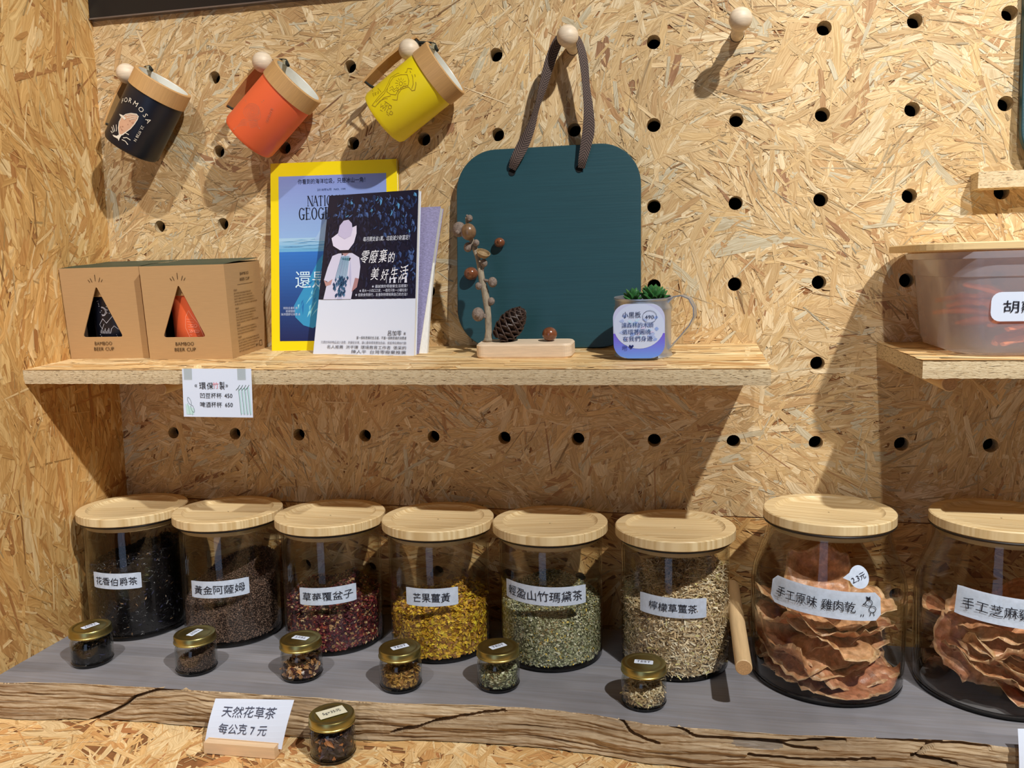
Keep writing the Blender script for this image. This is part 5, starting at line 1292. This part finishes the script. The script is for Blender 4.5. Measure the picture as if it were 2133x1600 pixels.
small_jar(*TJ[2], PT, 'small sample jar holding a few pale fruit chunks', rotof((603, 1328), (645, 1334), zl)+math.pi, [((206, 150, 96), 4), ((226, 190, 150), 2), ((80, 40, 40), 3), ((240, 226, 220), 1)], 'chip', (.0085, .006), flat(.009, .001, .001), 200, 'fruit chunks in the third small jar', core=(70, 40, 36))
small_jar(*TJ[3], PT, 'small sample jar of yellow brown turmeric chips', rotof((808, 1361), (850, 1350), zl), [((186, 140, 62), 5), ((160, 112, 56), 4), ((206, 164, 90), 2)], 'chip', (.0050, .0036), flat(.013, .001, .001), 420, 'turmeric chips in the fourth small jar', core=(110, 76, 34))
small_jar(*TJ[4], PT, 'small sample jar of greenish leaf bits before the green jar', rotof((1008, 1353), (1052, 1340), zl), P_GREEN, 'chip', (.0042, .0022), flat(.013, .001, .001), 800, 'green leaf bits in the fifth small jar', core=(86, 84, 60))
small_jar(*TJ[5], PT, 'small sample jar of pale lemongrass sticks, farthest right', rotof((1312, 1378), (1360, 1382), zl), P_LEMON, 'stick', (.0075, .0013), flat(.012, .001, .003), 700, 'lemongrass sticks in the sixth small jar', core=(110, 90, 64))
small_jar(-.3358, -.2865, -.8005, 'small sample jar on the lower counter with cream paper label', .75, [((70, 56, 60), 6), ((52, 42, 50), 4), ((196, 130, 80), 1.6), ((110, 90, 84), 1)], 'chip', (.0100, .0045), flat(.023, .002, .002), 420, 'dark dried petals in the small jar on the counter', paper=True, core=(50, 40, 44))

# ------------------------------------------------------------------ card holders on the counter
HW = mat('holder_wood', (232, 198, 156), 0.55, noise=(20, 300, 300), amt=.1)
def holder(x0, x1, yf, rz, lab, lines, tl, tr):
    r = empty('card_holder', (x0, yf, -.8005), (0, 0, rz), lab, 'card holder')
    W = x1-x0; mb = MB(); mb.box((0, 0, 0), (W, .0085, .0125)); mb.box((0, .0098, 0), (W, .020, .0125)); mb.box((0, .0085, 0), (W, .0098, .006)); mb.build('wooden_base', HW, r)
    Mi = (Matrix.Translation(r.location) @ Euler((0, 0, rz)).to_matrix().to_4x4()).inverted()
    TLc, TRc = Mi @ atY(*tl, yf+.033), Mi @ atY(*tr, yf+.033)
    a = Vector((-.004, .0088, .0065)); b_ = Vector((W+.004, .0088, .0065))
    H = (TLc-a).length; Wd = (b_-a).length
    def f(u, v, t):
        q = v/H; p = a.lerp(b_, u/Wd).lerp(TLc.lerp(TRc, u/Wd), q); p.y -= .003*math.sin(math.pi*q); n_ = Vector((0, -.85, .5)); return p+n_*t
    mb = MB()
    for k in range(8):
        mb.poly([f(0, H*k/8, 0), f(Wd, H*k/8, 0), f(Wd, H*(k+1)/8, 0), f(0, H*(k+1)/8, 0)])
    cd_ = mb.build('card', CARD, r)
    P = Print()
    for txt, u, v, s_, wd in lines: P.text(txt, u, v, s_, (70, 76, 98), 'l', width=wd, wob=.03)
    if P.F: P.build('handwriting', INK, cd_, f, .0003)
holder(-.4775, -.3945, -.3095, .03, 'white handwritten card in a small wooden holder on the counter', [('天然花草茶', .013, .0300, .0115, .062), ('每公克 7 元', .014, .0130, .0115, .056)], (449, 1455), (613, 1458))
holder(.3530, .4300, -.2700, 0, 'white card in a holder at the bottom right corner', [], (2120, 1518), (2290, 1518))

# lift the whole place so that the counter stands at table height
LIFT = 1.65
for o in list(S.objects):
    if o.parent is None: o.location.z += LIFT
print('tris', sum(sum(len(p.vertices)-2 for p in me.polygons) for me in bpy.data.meshes))
